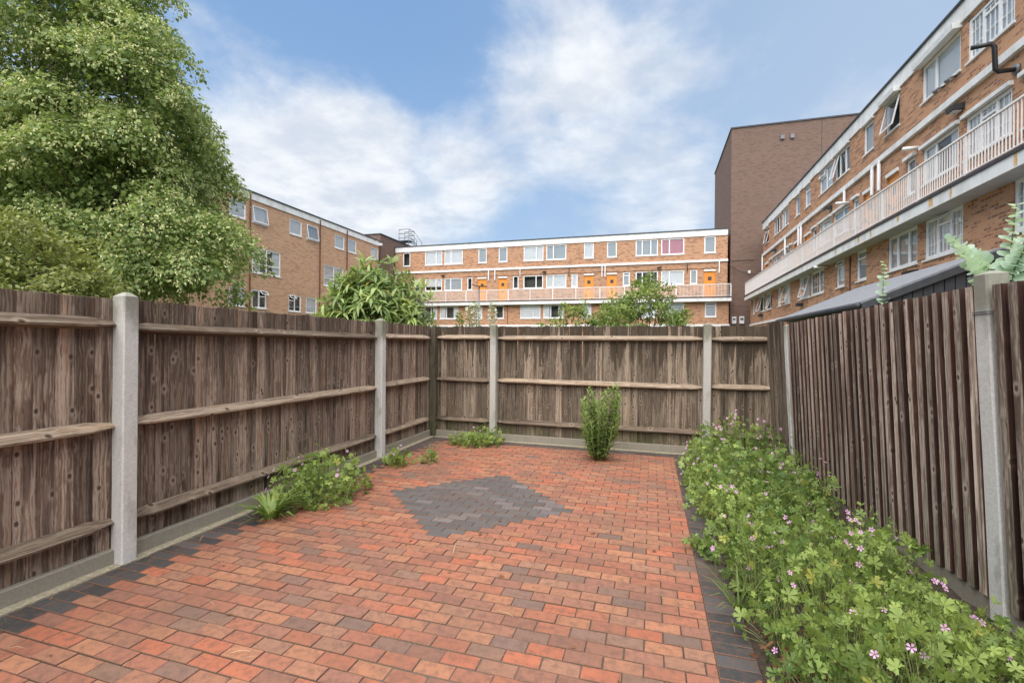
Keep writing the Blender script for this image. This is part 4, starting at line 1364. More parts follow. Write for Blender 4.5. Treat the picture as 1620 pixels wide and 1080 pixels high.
# ---- shed behind the right fence ----------------------------------------------
sh = empty('garden_shed', (5.15, 11, 0))
tag(sh, 'charcoal clad shed with a grey felt pitched roof behind the slatted fence', 'shed')
EX, EZ, RZ = 1.78, 2.27, 3.05      # half width at the eaves, eaves and ridge height
ya, yb = -2.0, 3.2
m = MB()
xi = EX - .12
zr = EZ - .05
m.add([(-xi, ya + .1, -.05), (xi, ya + .1, -.05), (xi, ya + .1, zr), (0, ya + .1, RZ - .12), (-xi, ya + .1, zr), (-xi, yb - .1, -.05), (xi, yb - .1, -.05), (xi, yb - .1, zr), (0, yb - .1, RZ - .12), (-xi, yb - .1, zr)],
      [(0, 1, 2, 3, 4), (5, 9, 8, 7, 6), (0, 5, 6, 1), (0, 4, 9, 5), (1, 6, 7, 2)])
m.build('wall', M['clad_light'], sh)
k = -xi + .004
bi = 0
while k < xi - .1:       # cladding boards of the gable that faces the patio
    x0, x1 = k, min(k + .135, xi)
    zt = lambda x: zr + (RZ - .12 - zr) * (1 - abs(x) / xi) - .01
    y0_, y1_ = ya + .075, ya + .098
    m = MB().add([(x0, y0_, -.05), (x1 - .008, y0_, -.05), (x1 - .008, y0_, zt(x1)), (x0, y0_, zt(x0)), (x0, y1_, -.05), (x1 - .008, y1_, -.05), (x1 - .008, y1_, zt(x1)), (x0, y1_, zt(x0))],
                 [(0, 1, 2, 3), (4, 7, 6, 5), (0, 4, 5, 1), (1, 5, 6, 2), (2, 6, 7, 3), (3, 7, 4, 0)])
    m.build('cladding_board', M['clad'], sh)
    k += .14
for sg in (-1, 1):
    m = MB()
    a = [(sg * (EX + .06), EZ - .03), (0, RZ), (0, RZ + .035), (sg * (EX + .06), EZ + .005)]
    m.add([(x, ya, z) for x, z in a] + [(x, yb, z) for x, z in a], [(0, 1, 2, 3), (4, 7, 6, 5), (0, 4, 5, 1), (1, 5, 6, 2), (2, 6, 7, 3), (3, 7, 4, 0)])
    m.build('roof_slope', M['felt'], sh, recalc=True)
    m = MB()
    a = [(sg * (EX + .06), EZ - .14), (0, RZ - .13), (0, RZ - .004), (sg * (EX + .06), EZ - .034)]
    m.add([(x, ya - .03, z) for x, z in a] + [(x, ya + .03, z) for x, z in a], [(0, 1, 2, 3), (4, 7, 6, 5), (0, 4, 5, 1), (1, 5, 6, 2), (2, 6, 7, 3), (3, 7, 4, 0)])
    m.build('bargeboard', M['clad'], sh, recalc=True)
    m = MB(); m.tube([(sg * (EX + .09), ya + .02, EZ - .06), (sg * (EX + .09), yb, EZ - .06)], .055, 8)
    m.build('gutter', M['coping'], sh, smooth=True)

# ---- street lamp in the courtyard ----------------------------------------------
lp = empty('street_lamp', (-9.62, 25.3, 0))
tag(lp, 'slim street lamp with a flat two-armed head in front of the orange-door block', 'street lamp')
m = MB(); m.tube([(0, 0, -.09), (0, 0, 1.2), (0, 0, 1.25), (0, 0, 4.85)], [.08, .08, .055, .045], 10); m.build('pole', M['grey'], lp, smooth=True)
for sg, t in ((-1, .05), (1, -.07)):
    m = MB()
    a = [(0, -.09, 4.86), (0, .09, 4.86), (sg * .42, .12, 4.92 + t), (sg * .42, -.12, 4.92 + t)]
    m.add(a + [(x, y, z + .05) for x, y, z in a], [(0, 1, 2, 3), (4, 7, 6, 5), (0, 4, 5, 1), (1, 5, 6, 2), (2, 6, 7, 3), (3, 7, 4, 0)])
    m.build('lamp_head', M['coping'], lp, recalc=True)


# ------------------------------------------------------------------ vegetation
LEAF_T = ([(0, 0, 0), (.42, .40, .05), (1, 0, -.10), (.42, -.40, .05), (.5, 0, -.03)], [(0, 3, 2, 4), (0, 4, 2, 1)])
OVAL_T = ([(0, 0, 0), (.25, .20, .02), (.65, .19, .0), (1, 0, -.08), (.65, -.19, .0), (.25, -.20, .02), (.3, 0, -.02), (.65, 0, -.04)],
          [(0, 6, 2, 1), (6, 7, 3, 2), (0, 5, 4, 6), (6, 4, 3, 7)])
LANCE_T = ([(0, -.02, 0), (0, .02, 0), (.30, -.085, .05), (.30, .085, .05), (.65, -.07, .02), (.65, .07, .02), (1, -.004, -.16), (1, .004, -.16)],
           [(0, 2, 3, 1), (2, 4, 5, 3), (4, 6, 7, 5)])
BLADE_T = ([(0, -.014, 0), (0, .014, 0), (.35, -.016, .10), (.35, .016, .10), (.7, -.012, .10), (.7, .012, .10), (1, -.002, -.04), (1, .002, -.04)],
           [(0, 2, 3, 1), (2, 4, 5, 3), (4, 6, 7, 5)])

NARROW_T = ([(x, y * .62, z + .22 * x * (1 - x)) for x, y, z in LANCE_T[0]], LANCE_T[1])
WIDE_T = ([(x, y * 1.7, z) for x, y, z in LANCE_T[0]], LANCE_T[1])


def palm_quads():
    vs, fs = [(0, 0, 0)], []
    for k in range(5):
        t = R(-112 + 56 * k)
        r = (0.78, 0.95, 1.05, 0.95, 0.78)[k]

        def P(rad, dt, z):
            return (rad * math.cos(t + R(dt)), rad * math.sin(t + R(dt)), z)
        b = len(vs)
        vs += [P(.34, -25, .06), P(r * .82, -19, -.02), P(r * .80, -6, -.03), P(r, 0, -.13), P(r * .80, 6, -.03), P(r * .82, 19, -.02), P(.34, 25, .06)]
        fs += [(0, b, b + 1, b + 2), (0, b + 2, b + 3, b + 4), (0, b + 4, b + 5, b + 6)]
    return vs, fs


PALM_T = palm_quads()


def rnd_dirs(n):
    return unit(RS.normal(size=(n, 3)))


def clumped(lobes, per_m2, leaves, spread, inner=0.12, flat=0.75):
    """clump centres on the surface of overlapping lobes -> leaf positions with outward directions"""
    C, O = [], []
    for (c, r) in lobes:
        n = int(per_m2 * 4 * math.pi * r * r)
        d = rnd_dirs(n)
        rr = r * np.where(RS.rand(n) < inner, RS.uniform(.35, .8, n), RS.uniform(.84, 1.10, n))
        p = np.array(c) + d * rr[:, None]
        keep = np.ones(n, bool)
        for (c2, r2) in lobes:
            if c2 is c:
                continue
            keep &= np.linalg.norm(p - np.array(c2), axis=1) > r2 * .72
        C.append(p[keep]); O.append(d[keep])
    C, O = np.concatenate(C), np.concatenate(O)
    n = len(C)
    k = RS.randint(int(leaves * .6), int(leaves * 1.4), n)
    idx = np.repeat(np.arange(n), k)
    off = RS.normal(size=(len(idx), 3)) * spread * RS.uniform(.6, 1.3, n)[idx][:, None]
    off[:, 2] *= flat
    pos = C[idx] + off + O[idx] * .0
    return C, O, pos, O[idx], idx


def leaf_dirs(out, droop=.5, up=.7, jit=.55):
    n = len(out)
    x = out * .6 + RS.normal(size=(n, 3)) * .6
    x[:, 2] -= droop
    nn = out * .6 + RS.normal(size=(n, 3)) * jit
    nn[:, 2] += up
    return unit(x), unit(nn)


def tree_frame(parent, base, targets, r0, trunk_h, mat='bark'):
    mb = MB()
    base = Vector(base)
    top = base + Vector((0.1, 0.05, trunk_h))
    mb.tube([base + Vector((0, 0, -.1)), base + Vector((0, 0, .25)), base.lerp(top, .5) + Vector((.04, 0, 0)), top], [r0 * 1.5, r0 * 1.05, r0 * .9, r0 * .8], 10)
    for t in targets:
        t = Vector(t)
        mid = top.lerp(t, .5) + Vector((0, 0, (t - top).length * .10))
        mb.tube([top - Vector((0, 0, .3)), top.lerp(mid, .5) + Vector((0, 0, .1)), mid, t], [r0 * .55, r0 * .38, r0 * .24, r0 * .08], 6)
        for _ in range(3):
            q = mid.lerp(t, random.random())
            e = q + Vector((random.uniform(-1, 1), random.uniform(-1, 1), random.uniform(-.2, .8))) * min((t - top).length * .28, .8)
            mb.tube([q, q.lerp(e, .5) + Vector((0, 0, .05)), e], [r0 * .16, r0 * .1, r0 * .03], 5)
    return mb.build('trunk', M[mat], parent, smooth=True)


# ---- big lime tree -------------------------------------------------------------
TB = Vector((-15.55, 9.05, 0))
lime = empty('lime_tree', TB)
tag(lime, 'large leafy tree with pale blossom rising above the left fence', 'tree')
lobes_w = [((-16.3, 8.9, 12.0), 2.3), ((-17.0, 8.8, 9.0), 2.4), ((-14.9, 9.5, 10.0), 1.75), ((-13.9, 9.4, 8.2), 1.7), ((-13.4, 9.6, 6.7), 1.4),
           ((-13.4, 8.9, 5.3), 1.7), ((-12.2, 9.4, 4.2), 1.2), ((-12.7, 9.1, 3.7), 1.3), ((-14.8, 8.4, 5.6), 2.0), ((-16.2, 8.4, 4.2), 1.8),
           ((-11.3, 9.6, 3.9), .95), ((-15.0, 9.9, 12.2), 1.6), ((-19.0, 8.6, 8.0), 2.6), ((-18.2, 8.4, 5.0), 2.0), ((-16.5, 10.8, 8.0), 2.8), ((-15.0, 11.2, 5.5), 2.4), ((-17.5, 9.5, 13.0), 2.0),
           ((-12.35, 9.55, 7.55), .8), ((-13.25, 9.5, 9.7), .85)]
lobes = [((x + 14.9, y - 9.2, z), r) for (x, y, z), r in lobes_w]
tree_frame(lime, (0, 0, 0), [l[0] for l in lobes], .30, 2.6)


def tiers(lobes, per_m2, rsub, leaves):
    """hanging boughs: flattened sub-lobes on the lobes, leafed on their upper and outer side"""
    C, O = [], []
    for (c, r) in lobes:
        n = int(per_m2 * 4 * math.pi * r * r)
        d = rnd_dirs(n)
        p = np.array(c) + d * (r * RS.uniform(.72, 1.0, n))[:, None]
        keep = np.ones(n, bool)
        for (c2, r2) in lobes:
            if c2 is not c:
                keep &= np.linalg.norm(p - np.array(c2), axis=1) > r2 * .74
        C.append(p[keep]); O.append(d[keep])
    C, O = np.concatenate(C), np.concatenate(O)
    n = len(C)
    rs = RS.uniform(rsub[0], rsub[1], n)
    k = (leaves * (rs / rsub[1]) ** 2 * RS.uniform(.7, 1.2, n)).astype(int)
    idx = np.repeat(np.arange(n), k)
    d = rnd_dirs(len(idx) * 2)
    axis = unit(O + np.array([0, 0, .9]))
    d = d[:len(idx)] + axis[idx] * .75
    d = unit(d)
    rad = rs[idx] * RS.uniform(.55, 1.08, len(idx))
    side = O[idx] * np.array([1, 1, 0])
    off = d * rad[:, None] * np.array([1, 1, .58])
    sv = unit(O * np.array([1, 1, .4]) + np.array([0, 0, -.25]) + RS.normal(size=O.shape) * .35)      # each bough reaches its own way
    st_k = RS.uniform(0, .55, n)
    off = off + sv[idx] * (np.sum(off * sv[idx], axis=1) * st_k[idx])[:, None]
    pos = C[idx] + off + RS.normal(size=off.shape) * .05
    pos[:, 2] -= (np.linalg.norm((pos - C[idx])[:, :2], axis=1) ** 2) * .35      # tips droop
    return C, O, rs, pos, unit(d + O[idx] * .4), idx


C, O, rs_, pos, out, idx = tiers(lobes, .95, (.45, 1.0), 620)
extra = []
for (c, r) in lobes:
    q = int(480 * r * r)
    extra.append(np.array(c) + rnd_dirs(q) * (r * RS.uniform(.25, .78, q))[:, None])
extra = np.concatenate(extra)
allp = np.concatenate([pos, extra]); allo = np.concatenate([out, rnd_dirs(len(extra))])
xd, nd_ = leaf_dirs(allo, droop=.55, up=.8, jit=.5)
me = scatter('crown', *LEAF_T, allp, xd, nd_, RS.uniform(.08, .16, len(allp)) * np.where(RS.rand(len(allp)) < .3, .6, 1.0))
link('crown', me, M['lime'], lime)
# pale bracts hang in bunches from the outer leaves
pickb = np.where((RS.rand(len(pos)) < .095))[0]
bi_ = np.repeat(pickb, 7)
bp = pos[bi_] + RS.normal(size=(len(bi_), 3)) * .055 + out[bi_] * .05
xd, nd_ = leaf_dirs(out[bi_], droop=1.0, up=.4, jit=.6)
me = scatter('blossom', *OVAL_T, bp, xd, nd_, RS.uniform(.05, .10, len(bp)))
# bracts are broader than the lance template
link('blossom', me, M['lime_bract'], lime)

# ---- fine-leaved shrub at far left ------------------------------------------------
PB = Vector((-7.3, 3.6, 0))
pv = empty('shrub', PB)
tag(pv, 'fine-leaved yellowish shrub at the left edge in front of the large tree', 'shrub')
lobes = [((0.0, 0, 2.1), .75), ((.45, .1, 2.0), .55), ((-.5, 0, 2.35), .7), ((.1, .1, 2.5), .5), ((-.2, .2, 1.4), .9), ((-.9, -.3, 2.0), .8), ((.72, .15, 1.95), .32)]
tree_frame(pv, (0, 0, 0), [l[0] for l in lobes], .06, .8)
C, O, pos, out, idx = clumped(lobes, 15, 60, .10, inner=.25, flat=.45)
xd, nd_ = leaf_dirs(out, droop=.15, up=1.0, jit=.4)
link('crown', scatter('crown', *OVAL_T, pos, xd, nd_, RS.uniform(.045, .08, len(pos))), M['shrub_leaf'], pv)

# ---- bamboo-like shrub behind the left corner ---------------------------------------
BBs = Vector((-5.25, 8.05, 0))
bam = empty('bamboo_shrub', BBs)
tag(bam, 'broad dome of drooping lance-shaped leaves behind the far left fence corner', 'shrub')
cane = MB()
P_, X_, N_, S_ = [], [], [], []
for k in range(470):
    a, e = random.uniform(0, 2 * math.pi), math.asin(random.uniform(-.15, 1.0))
    rad = random.uniform(.62, 1.04)
    c = Vector((math.cos(a) * math.cos(e) * 1.16 * rad, math.sin(a) * math.cos(e) * .95 * rad, 1.72 + math.sin(e) * 1.30 * rad))
    if k % 3 == 0:
        cane.tube([(random.uniform(-.3, .3), random.uniform(-.3, .3), -.05), (c.x * .5, c.y * .5, c.z * .62), tuple(c)], [.012, .009, .004], 5)
    ax = Vector((c.x * .55, c.y * .55, .55 + random.uniform(-.3, .3))).normalized()
    nb = random.randint(7, 11)
    for j in range(nb):
        t = 2 * math.pi * j / nb + random.uniform(-.3, .3)
        s1 = ax.orthogonal().normalized(); s2 = ax.cross(s1)
        d = (s1 * math.cos(t) + s2 * math.sin(t)) + ax * random.uniform(.1, 1.0)
        d.z -= random.uniform(.1, .55)
        P_.append(c + ax * random.uniform(-.1, .06)); X_.append(d.normalized())
        N_.append((ax + Vector((0, 0, .6))).normalized()); S_.append(random.uniform(.20, .36))
for (dx, dz) in ((1.05, 2.55), (1.2, 2.35), (-1.0, 2.5), (.35, 3.05), (-.25, 3.1)):    # shoots that stand clear of the dome
    for j in range(10):
        t = 2 * math.pi * j / 10
        P_.append(Vector((dx, 0, dz + .02 * (j % 3)))); X_.append(Vector((math.cos(t), math.sin(t) * .6, random.uniform(-.1, 1.3))).normalized())
        N_.append(Vector((random.uniform(-.3, .3), -.6, .6)).normalized()); S_.append(random.uniform(.2, .30))
    cane.tube([(dx * .3, 0, 1.0), (dx * .8, 0, dz - .5), (dx, 0, dz + .05)], [.012, .008, .004], 5)
cane.build('canes', M['stem'], bam, smooth=True)['kind'] = 'stuff'
link('foliage', scatter('foliage', *LANCE_T, np.array([tuple(p) for p in P_]), np.array([tuple(p) for p in X_]), np.array([tuple(p) for p in N_]), np.array(S_)), M['bamboo'], bam)['kind'] = 'stuff'

# ---- small tree and climbers beyond the back fence -----------------------------------
SB = Vector((-.15, 12.0, 0))
st = empty('small_tree', SB)
tag(st, 'small bright green tree just beyond the far fence, before the orange doors', 'tree')
lobes = [((0, 0, 2.5), .55), ((.45, .1, 2.25), .45), ((-.4, 0, 2.2), .45), ((.1, 0, 2.95), .30), ((.1, 0, 1.9), .7), ((-.75, 0, 2.5), .20), ((.6, .1, 1.8), .45), ((-.7, 0, 1.75), .5), ((.35, 0, 2.75), .3), ((-.25, 0, 2.8), .26)]
tree_frame(st, (0, 0, 0), [l[0] for l in lobes], .05, 1.1)
C, O, pos, out, idx = clumped(lobes, 13, 40, .085, inner=.2)
xd, nd_ = leaf_dirs(out, droop=.3, up=.8)
link('crown', scatter('crown', *OVAL_T, pos, xd, nd_, RS.uniform(.06, .11, len(pos))), M['elder'], st)

for nm, lab, (bx, by), lob in (
        ('leafy_shrub', 'loose leafy climber with bare dark stems left of the small bright tree', (-1.75, 10.4), [((0, 0, 2.25), .16), ((.2, 0, 2.12), .17), ((-.35, 0, 1.93), .15), ((-.6, 0, 1.9), .12), ((.45, 0, 1.95), .16), ((.3, 0, 2.38), .10), ((.75, 0, 2.3), .10)]),
        ('leafy_shrub', 'low pale green shrub against the foot of the small bright tree', (-1.0, 11.2), [((0, 0, 1.95), .35), ((.35, 0, 1.9), .3), ((-.2, 0, 2.2), .18), ((.3, 0, 2.25), .2)])):
    o_ = empty(nm, (bx, by, 0)); tag(o_, lab, 'shrub')
    tree_frame(o_, (0, 0, 0), [l[0] for l in lob], .025, 1.2)
    C, O, pos, out, idx = clumped(lob, 26, 22, .07, inner=.3)
    xd, nd_ = leaf_dirs(out, droop=.3, up=.8)
    link('crown', scatter('crown', *OVAL_T, pos, xd, nd_, RS.uniform(.05, .10, len(pos))), M['elder'], o_)

spots = [(-4.16, 9.71, 2.28, 'short flower spire beside the bamboo-like dome of leaves'), (-3.95, 9.78, 2.46, 'white-dotted flower spire just left of the street lamp pole'), (-3.80, 9.83, 2.50, 'white-dotted flower spire just right of the street lamp pole'),
         (-3.44, 9.93, 2.53, 'thick white-dotted flower spire above the far fence post'), (-1.92, 10.39, 2.53, 'slim dark green flower spire left of the leafy climber')]
for i, (x, y, h, lab) in enumerate(spots):
    o_ = empty('flower_spire', (x, y, 0)); tag(o_, lab, 'flower', 'flower spires beyond the far fence')
    m = MB(); m.tube([(0, 0, -.05), (.01, 0, h * .6), (0, 0, h)], [.014, .011, .005], 6); m.build('stalk', M['stem'], o_, smooth=True)
    n = 120
    z = RS.uniform(h - .75, h - .08, n); a = RS.uniform(0, 6.28, n)
    rr = .055 * np.minimum(1, (h - z) / .3)
    p = np.stack([np.cos(a) * rr, np.sin(a) * rr, z], 1)
    xd = np.stack([np.cos(a), np.sin(a), np.full(n, .1)], 1)
    link('petals', scatter('petals', *LEAF_T, p, xd, unit(RS.normal(size=(n, 3))), RS.uniform(.05, .085, n)), M['white_petal' if i not in (0, 4) else 'elder'], o_)['kind'] = 'stuff'
    n = 110
    z = RS.uniform(.9, h, n); a = RS.uniform(0, 6.28, n)
    p = np.stack([np.cos(a) * .02, np.sin(a) * .02, z], 1)
    xd = np.stack([np.cos(a), np.sin(a), np.full(n, -.2)], 1)
    link('leaves', scatter('leaves', *OVAL_T, p, xd, unit(RS.normal(size=(n, 3)) * .4 + np.array([0, 0, 1])), RS.uniform(.05, .10, n)), M['elder'], o_)['kind'] = 'stuff'


# ---- eucalyptus sprigs over the right fence -------------------------------------------
def eucalyptus(name, label, base, paths, size):
    o_ = empty(name, base); tag(o_, label, 'shrub')
    disc = [(0, 0, 0)] + [(.5 + .5 * math.cos(t), .48 * math.sin(t), .05 * math.cos(2 * t)) for t in [math.pi + 2 * math.pi * k / 10 for k in range(10)]]
    quads = [(1, 2, 3, 10), (3, 4, 9, 10), (4, 5, 8, 9), (5, 6, 7, 8)]
    for path in paths:
        pts = [Vector(p) for p in path]
        m = MB(); m.tube(pts, [.007, .006, .005, .003][:len(pts)] if len(pts) <= 4 else .005, 6)
        b_ = m.build('branch', M['stem'], o_, smooth=True)
        P1, X1_, N1, S1 = [], [], [], []
        n = 24
        for k in range(n):
            t = .55 + .45 * k / (n - 1)
            f = t * (len(pts) - 1); i = min(int(f), len(pts) - 2)
            c = pts[i].lerp(pts[i + 1], f - i)
            ax = (pts[i + 1] - pts[i]).normalized()
            s1 = ax.orthogonal().normalized(); s2 = ax.cross(s1)
            ph = k * 1.57 + random.uniform(-.3, .3)
            for sg in (0, math.pi):
                d = s1 * math.cos(ph + sg) + s2 * math.sin(ph + sg) + ax * .25
                P1.append(tuple(c)); X1_.append(tuple(d)); N1.append(tuple(ax + Vector((random.uniform(-.9, .9), random.uniform(-1.2, .3), .3)))); S1.append(size * random.uniform(.8, 1.15) * (1.25 - .75 * t * t))
        link('leaves', scatter('leaves', disc, quads, np.array(P1), np.array(X1_), np.array(N1), np.array(S1), smooth=True), M['euc'], b_)['kind'] = 'stuff'


eucalyptus('eucalyptus', 'upright silvery eucalyptus sprig beyond the middle of the slatted fence', (1.97, 4.9, 0), [[(0, 0, 0), (.02, 0, 1.0), (0, .02, 1.7), (0, 0, 2.27)]], .075)
eucalyptus('eucalyptus', 'spreading silvery eucalyptus branches over the top of the nearest concrete post', (2.02, 3.5, 0),
           [[(0, 0, 0), (0, 0, 1.2), (-.01, .12, 2.0), (-.02, .50, 2.28)], [(0, 0, 0), (0, 0, 1.3), (0, -.02, 1.95), (0, -.08, 2.34)], [(0, 0, 0), (0, 0, 1.2), (-.05, -.15, 1.95), (-.05, -.35, 2.22)],
            [(0, 0, 0), (0, 0, 1.3), (-.05, .05, 1.9), (-.10, .22, 2.13)]], .078)


# ---- geraniums --------------------------------------------------------------------------
def ribbons(bases, tips, w):
    """thin crossing strips from base to tip with an upward bow"""
    b, t = np.asarray(bases), np.asarray(tips)
    mid = (b + t) / 2 + np.array([0, 0, 1]) * np.linalg.norm(t - b, axis=1, keepdims=True) * .10
    d = unit(t - b)
    s_ = unit(np.cross(d, unit(RS.normal(size=d.shape)))) * w
    V = np.stack([b - s_, b + s_, mid - s_, mid + s_, t - s_ * .6, t + s_ * .6], 1)
    n = len(b)
    F_ = (np.array([(0, 2, 3, 1), (2, 4, 5, 3)])[None] + (np.arange(n) * 6)[:, None, None]).reshape(-1, 4)
    return V.reshape(-1, 3), F_


def flower_mesh():
    vs, fs = [], []
    for k in range(5):
        t = 2 * math.pi * k / 5

        def P(r, dt, z):
            return (r * math.cos(t + dt), r * math.sin(t + dt), z)
        b = len(vs)
        vs += [P(.10, 0, 0), P(.62, -.42, .22), P(1.0, -.26, .26), P(1.0, .26, .26), P(.62, .42, .22), P(.6, 0, .14)]
        fs += [(b, b + 1, b + 2, b + 5), (b, b + 5, b + 3, b + 4), (b + 5, b + 2, b + 3)]
    return MB().add(vs, fs).mesh('flower')


FLOWER = flower_mesh()
FLOWER.materials.append(M['petal'])


def geranium(name, label, origin, mounds, dens, n_fl, leaf=(.028, .058), fl=.0155, cat='plant'):
    """mounds: (x, y, radius, height) relative to origin"""
    o_ = empty(name, origin); tag(o_, label, cat)
    P1, N1, B1 = [], [], []
    tops = []
    for (x, y, r, h) in mounds:
        n = int(dens * r * r * 9 * random.uniform(.65, 1.1))
        a = RS.uniform(0, 6.283, n); e = np.arcsin(RS.uniform(-.05, 1, n))
        k = np.where(RS.rand(n) < .28, RS.uniform(.4, .85, n), RS.uniform(.85, 1.12, n))
        d = np.stack([np.cos(a) * np.cos(e), np.sin(a) * np.cos(e), np.sin(e)], 1)
        p = np.stack([x + d[:, 0] * r * k, y + d[:, 1] * r * k, .02 + np.maximum(d[:, 2], 0) * h * k + RS.normal(size=n) * .018], 1)
        P1.append(p); N1.append(d * np.array([.8, .8, .7]) + np.array([0, 0, .55])); B1.append(np.stack([x + d[:, 0] * r * .25, y + d[:, 1] * r * .25, np.full(n, -.02)], 1))
        tops.append((x, y, r, h))
    P1, N1, B1 = np.concatenate(P1), np.concatenate(N1), np.concatenate(B1)
    P1[:, 2] = np.maximum(P1[:, 2], .015)
    nn = unit(unit(N1) + RS.normal(size=N1.shape) * .38)
    xd = unit(unit(P1 - B1) + RS.normal(size=N1.shape) * .5)
    sc = RS.uniform(leaf[0], leaf[1], len(P1)) * np.where(RS.rand(len(P1)) < .25, .6, 1.0) * np.where(P1[:, 1] + origin[1] < 3.5, 1.05, 1.0)
    link('foliage', scatter('foliage', *PALM_T, P1, xd, nn, sc), M['geranium'], o_)['kind'] = 'stuff'
    pick = RS.rand(len(P1)) < .6
    V, F_ = ribbons(B1[pick], P1[pick], .0016)
    link('stems', np_mesh('stems', V, F_), M['stem'], o_)['kind'] = 'stuff'
    # thin wandering flower stalks with seed heads give the loose outline
    n = int(len(P1) * .30)
    q = RS.randint(0, len(P1), n)
    tip = P1[q] + np.stack([RS.normal(size=n) * .05, RS.normal(size=n) * .05, RS.uniform(.03, .11, n)], 1)
    V, F_ = ribbons(P1[q] * np.array([1, 1, .5]), tip, .0013)
    link('stalks', np_mesh('stalks', V, F_), M['stem'], o_)['kind'] = 'stuff'
    nb = RS.rand(n) < .7
    tb = np.repeat(tip[nb], 3, axis=0)
    link('buds', scatter('buds', *OVAL_T, tb, unit(RS.normal(size=tb.shape) + np.array([0, 0, .6])), unit(RS.normal(size=tb.shape)), RS.uniform(.018, .034, len(tb))), M['geranium'], o_)['kind'] = 'stuff'
    wts = np.array([m_[2] ** 2 for m_ in mounds]); wts /= wts.sum()
    for i in range(n_fl):
        if i % 3 == 0 or random.random() < .35:
            x, y, r, h = mounds[RS.choice(len(mounds), p=wts)]
            a0_ = random.uniform(0, 6.283); e0_ = math.asin(random.uniform(.25, 1))
        a = a0_ + random.uniform(-.35, .35); e = min(1.5, max(.2, e0_ + random.uniform(-.2, .2)))
        k = 1.10
        pz = .05 + math.sin(e) * h * k + random.uniform(.01, .06)
        loc = (x + math.cos(a) * math.cos(e) * r * k, y + math.sin(a) * math.cos(e) * r * k, pz)
        f = link('flower', FLOWER, None, o_, loc=loc)
        dirn = Vector((math.cos(a) * .5 - .2, math.sin(a) * .5 - .55, .75 + random.uniform(-.4, .3)))
        f.rotation_euler = dirn.to_track_quat('Z', 'Y').to_euler()
        s_ = fl * random.uniform(.75, 1.2)
        f.scale = (s_, s_, s_)
    return o_


mounds = []
for (x, y, r, h) in [(.72, 6.35, .30, .42), (1.0, 6.25, .34, .46), (1.30, 6.35, .26, .42), (.55, 6.15, .22, .25), (.62, 5.75, .28, .34), (.95, 5.65, .36, .38), (1.30, 5.55, .30, .36),
                     (.58, 5.25, .27, .28), (.88, 5.0, .36, .36), (1.25, 5.0, .32, .34), (1.42, 4.75, .20, .30), (.56, 4.65, .26, .26), (.86, 4.35, .36, .36), (1.12, 4.55, .30, .32), (.55, 4.15, .22, .22),
                     (.66, 3.75, .27, .30), (1.0, 3.75, .36, .38), (1.34, 3.80, .24, .26), (1.50, 3.45, .20, .26), (.70, 3.25, .24, .30), (.95, 3.15, .32, .38), (1.25, 3.2, .30, .32), (1.48, 3.0, .25, .26),
                     (.85, 2.72, .27, .38), (.58, 3.0, .20, .30), (.60, 2.62, .20, .30), (.52, 3.3, .15, .22), (.66, 2.25, .16, .26), (.60, 3.45, .20, .30), (.78, 2.28, .20, .32), (.5, 4.4, .17, .2), (.5, 4.95, .18, .2), (.48, 5.5, .17, .22),  (1.10, 2.6, .34, .38), (1.40, 2.55, .30, .34), (1.62, 2.75, .20, .26), (1.0, 2.15, .30, .36), (1.3, 2.0, .34, .36), (1.6, 2.1, .28, .34), (1.2, 1.5, .36, .36)]:
    if y < 3.6 and x > 1.3:
        h *= .6; r *= .88; x -= .06          # lower against the near post
    mounds.append((x - 1.0 + .03, y - 4.0, r * random.uniform(.82, 1.05), h * random.uniform(.72, 1.35)))
geranium('geranium_bed', 'long bed of pink-flowered geraniums spilling over the dark edge below the slatted fence', (1.0, 4.0, 0), mounds, 350, 170, leaf=(.020, .052))
geranium('geranium_clump', 'bushy clump of pink geraniums against the left fence between its concrete posts', (-3.02, 3.72, 0),
         [(0, 0, .27, .40), (.10, .24, .22, .32), (-.12, -.22, .20, .36), (.16, -.05, .20, .26), (.10, .45, .15, .18), (-.15, .25, .2, .34)], 380, 22, leaf=(.026, .050))
geranium('geranium_clump', 'low spreading geranium weed in the far left corner below the stained fence', (-2.55, 6.45, 0),
         [(0, 0, .20, .16), (.22, .05, .17, .14), (-.22, .05, .15, .13), (.05, .18, .2, .22), (.32, .20, .12, .2)], 330, 4, leaf=(.03, .055))
geranium('geranium_seedling', 'leafy weed at the foot of the second concrete post on the left fence', (-3.0, 5.05, 0), [(0, 0, .13, .16), (.08, .10, .10, .12), (-.1, .1, .1, .18)], 420, 3)
geranium('geranium_seedling', 'tiny weed sprouting from the pavers right of the leafy one by the post', (-2.70, 5.36, 0), [(0, 0, .10, .11)], 420, 0)
geranium('ground_weed', 'round flat-leaved weed on the dark edging beside the geranium bed', (.34, 3.66, 0), [(0, 0, .085, .06), (.05, .04, .06, .05)], 900, 0, leaf=(.03, .045))


def grass_tuft(name, label, loc, n, length, mat='grass', spread=.05, lean=.8, tmpl=BLADE_T, cat='grass'):
    o_ = empty(name, loc); tag(o_, label, cat)
    a = RS.uniform(0, 6.283, n)
    p = np.stack([np.cos(a) * RS.uniform(0, spread, n), np.sin(a) * RS.uniform(0, spread, n), np.zeros(n)], 1)
    up = RS.uniform(.25, 1.2, n)
    xd = np.stack([np.cos(a) * lean, np.sin(a) * lean, up], 1)
    nn = np.stack([-np.cos(a) * .3, -np.sin(a) * .3, np.ones(n)], 1)
    link('blades', scatter('blades', *tmpl, p, xd, nn, RS.uniform(length * .5, length, n)), M[mat], o_)['kind'] = 'stuff'
    return o_


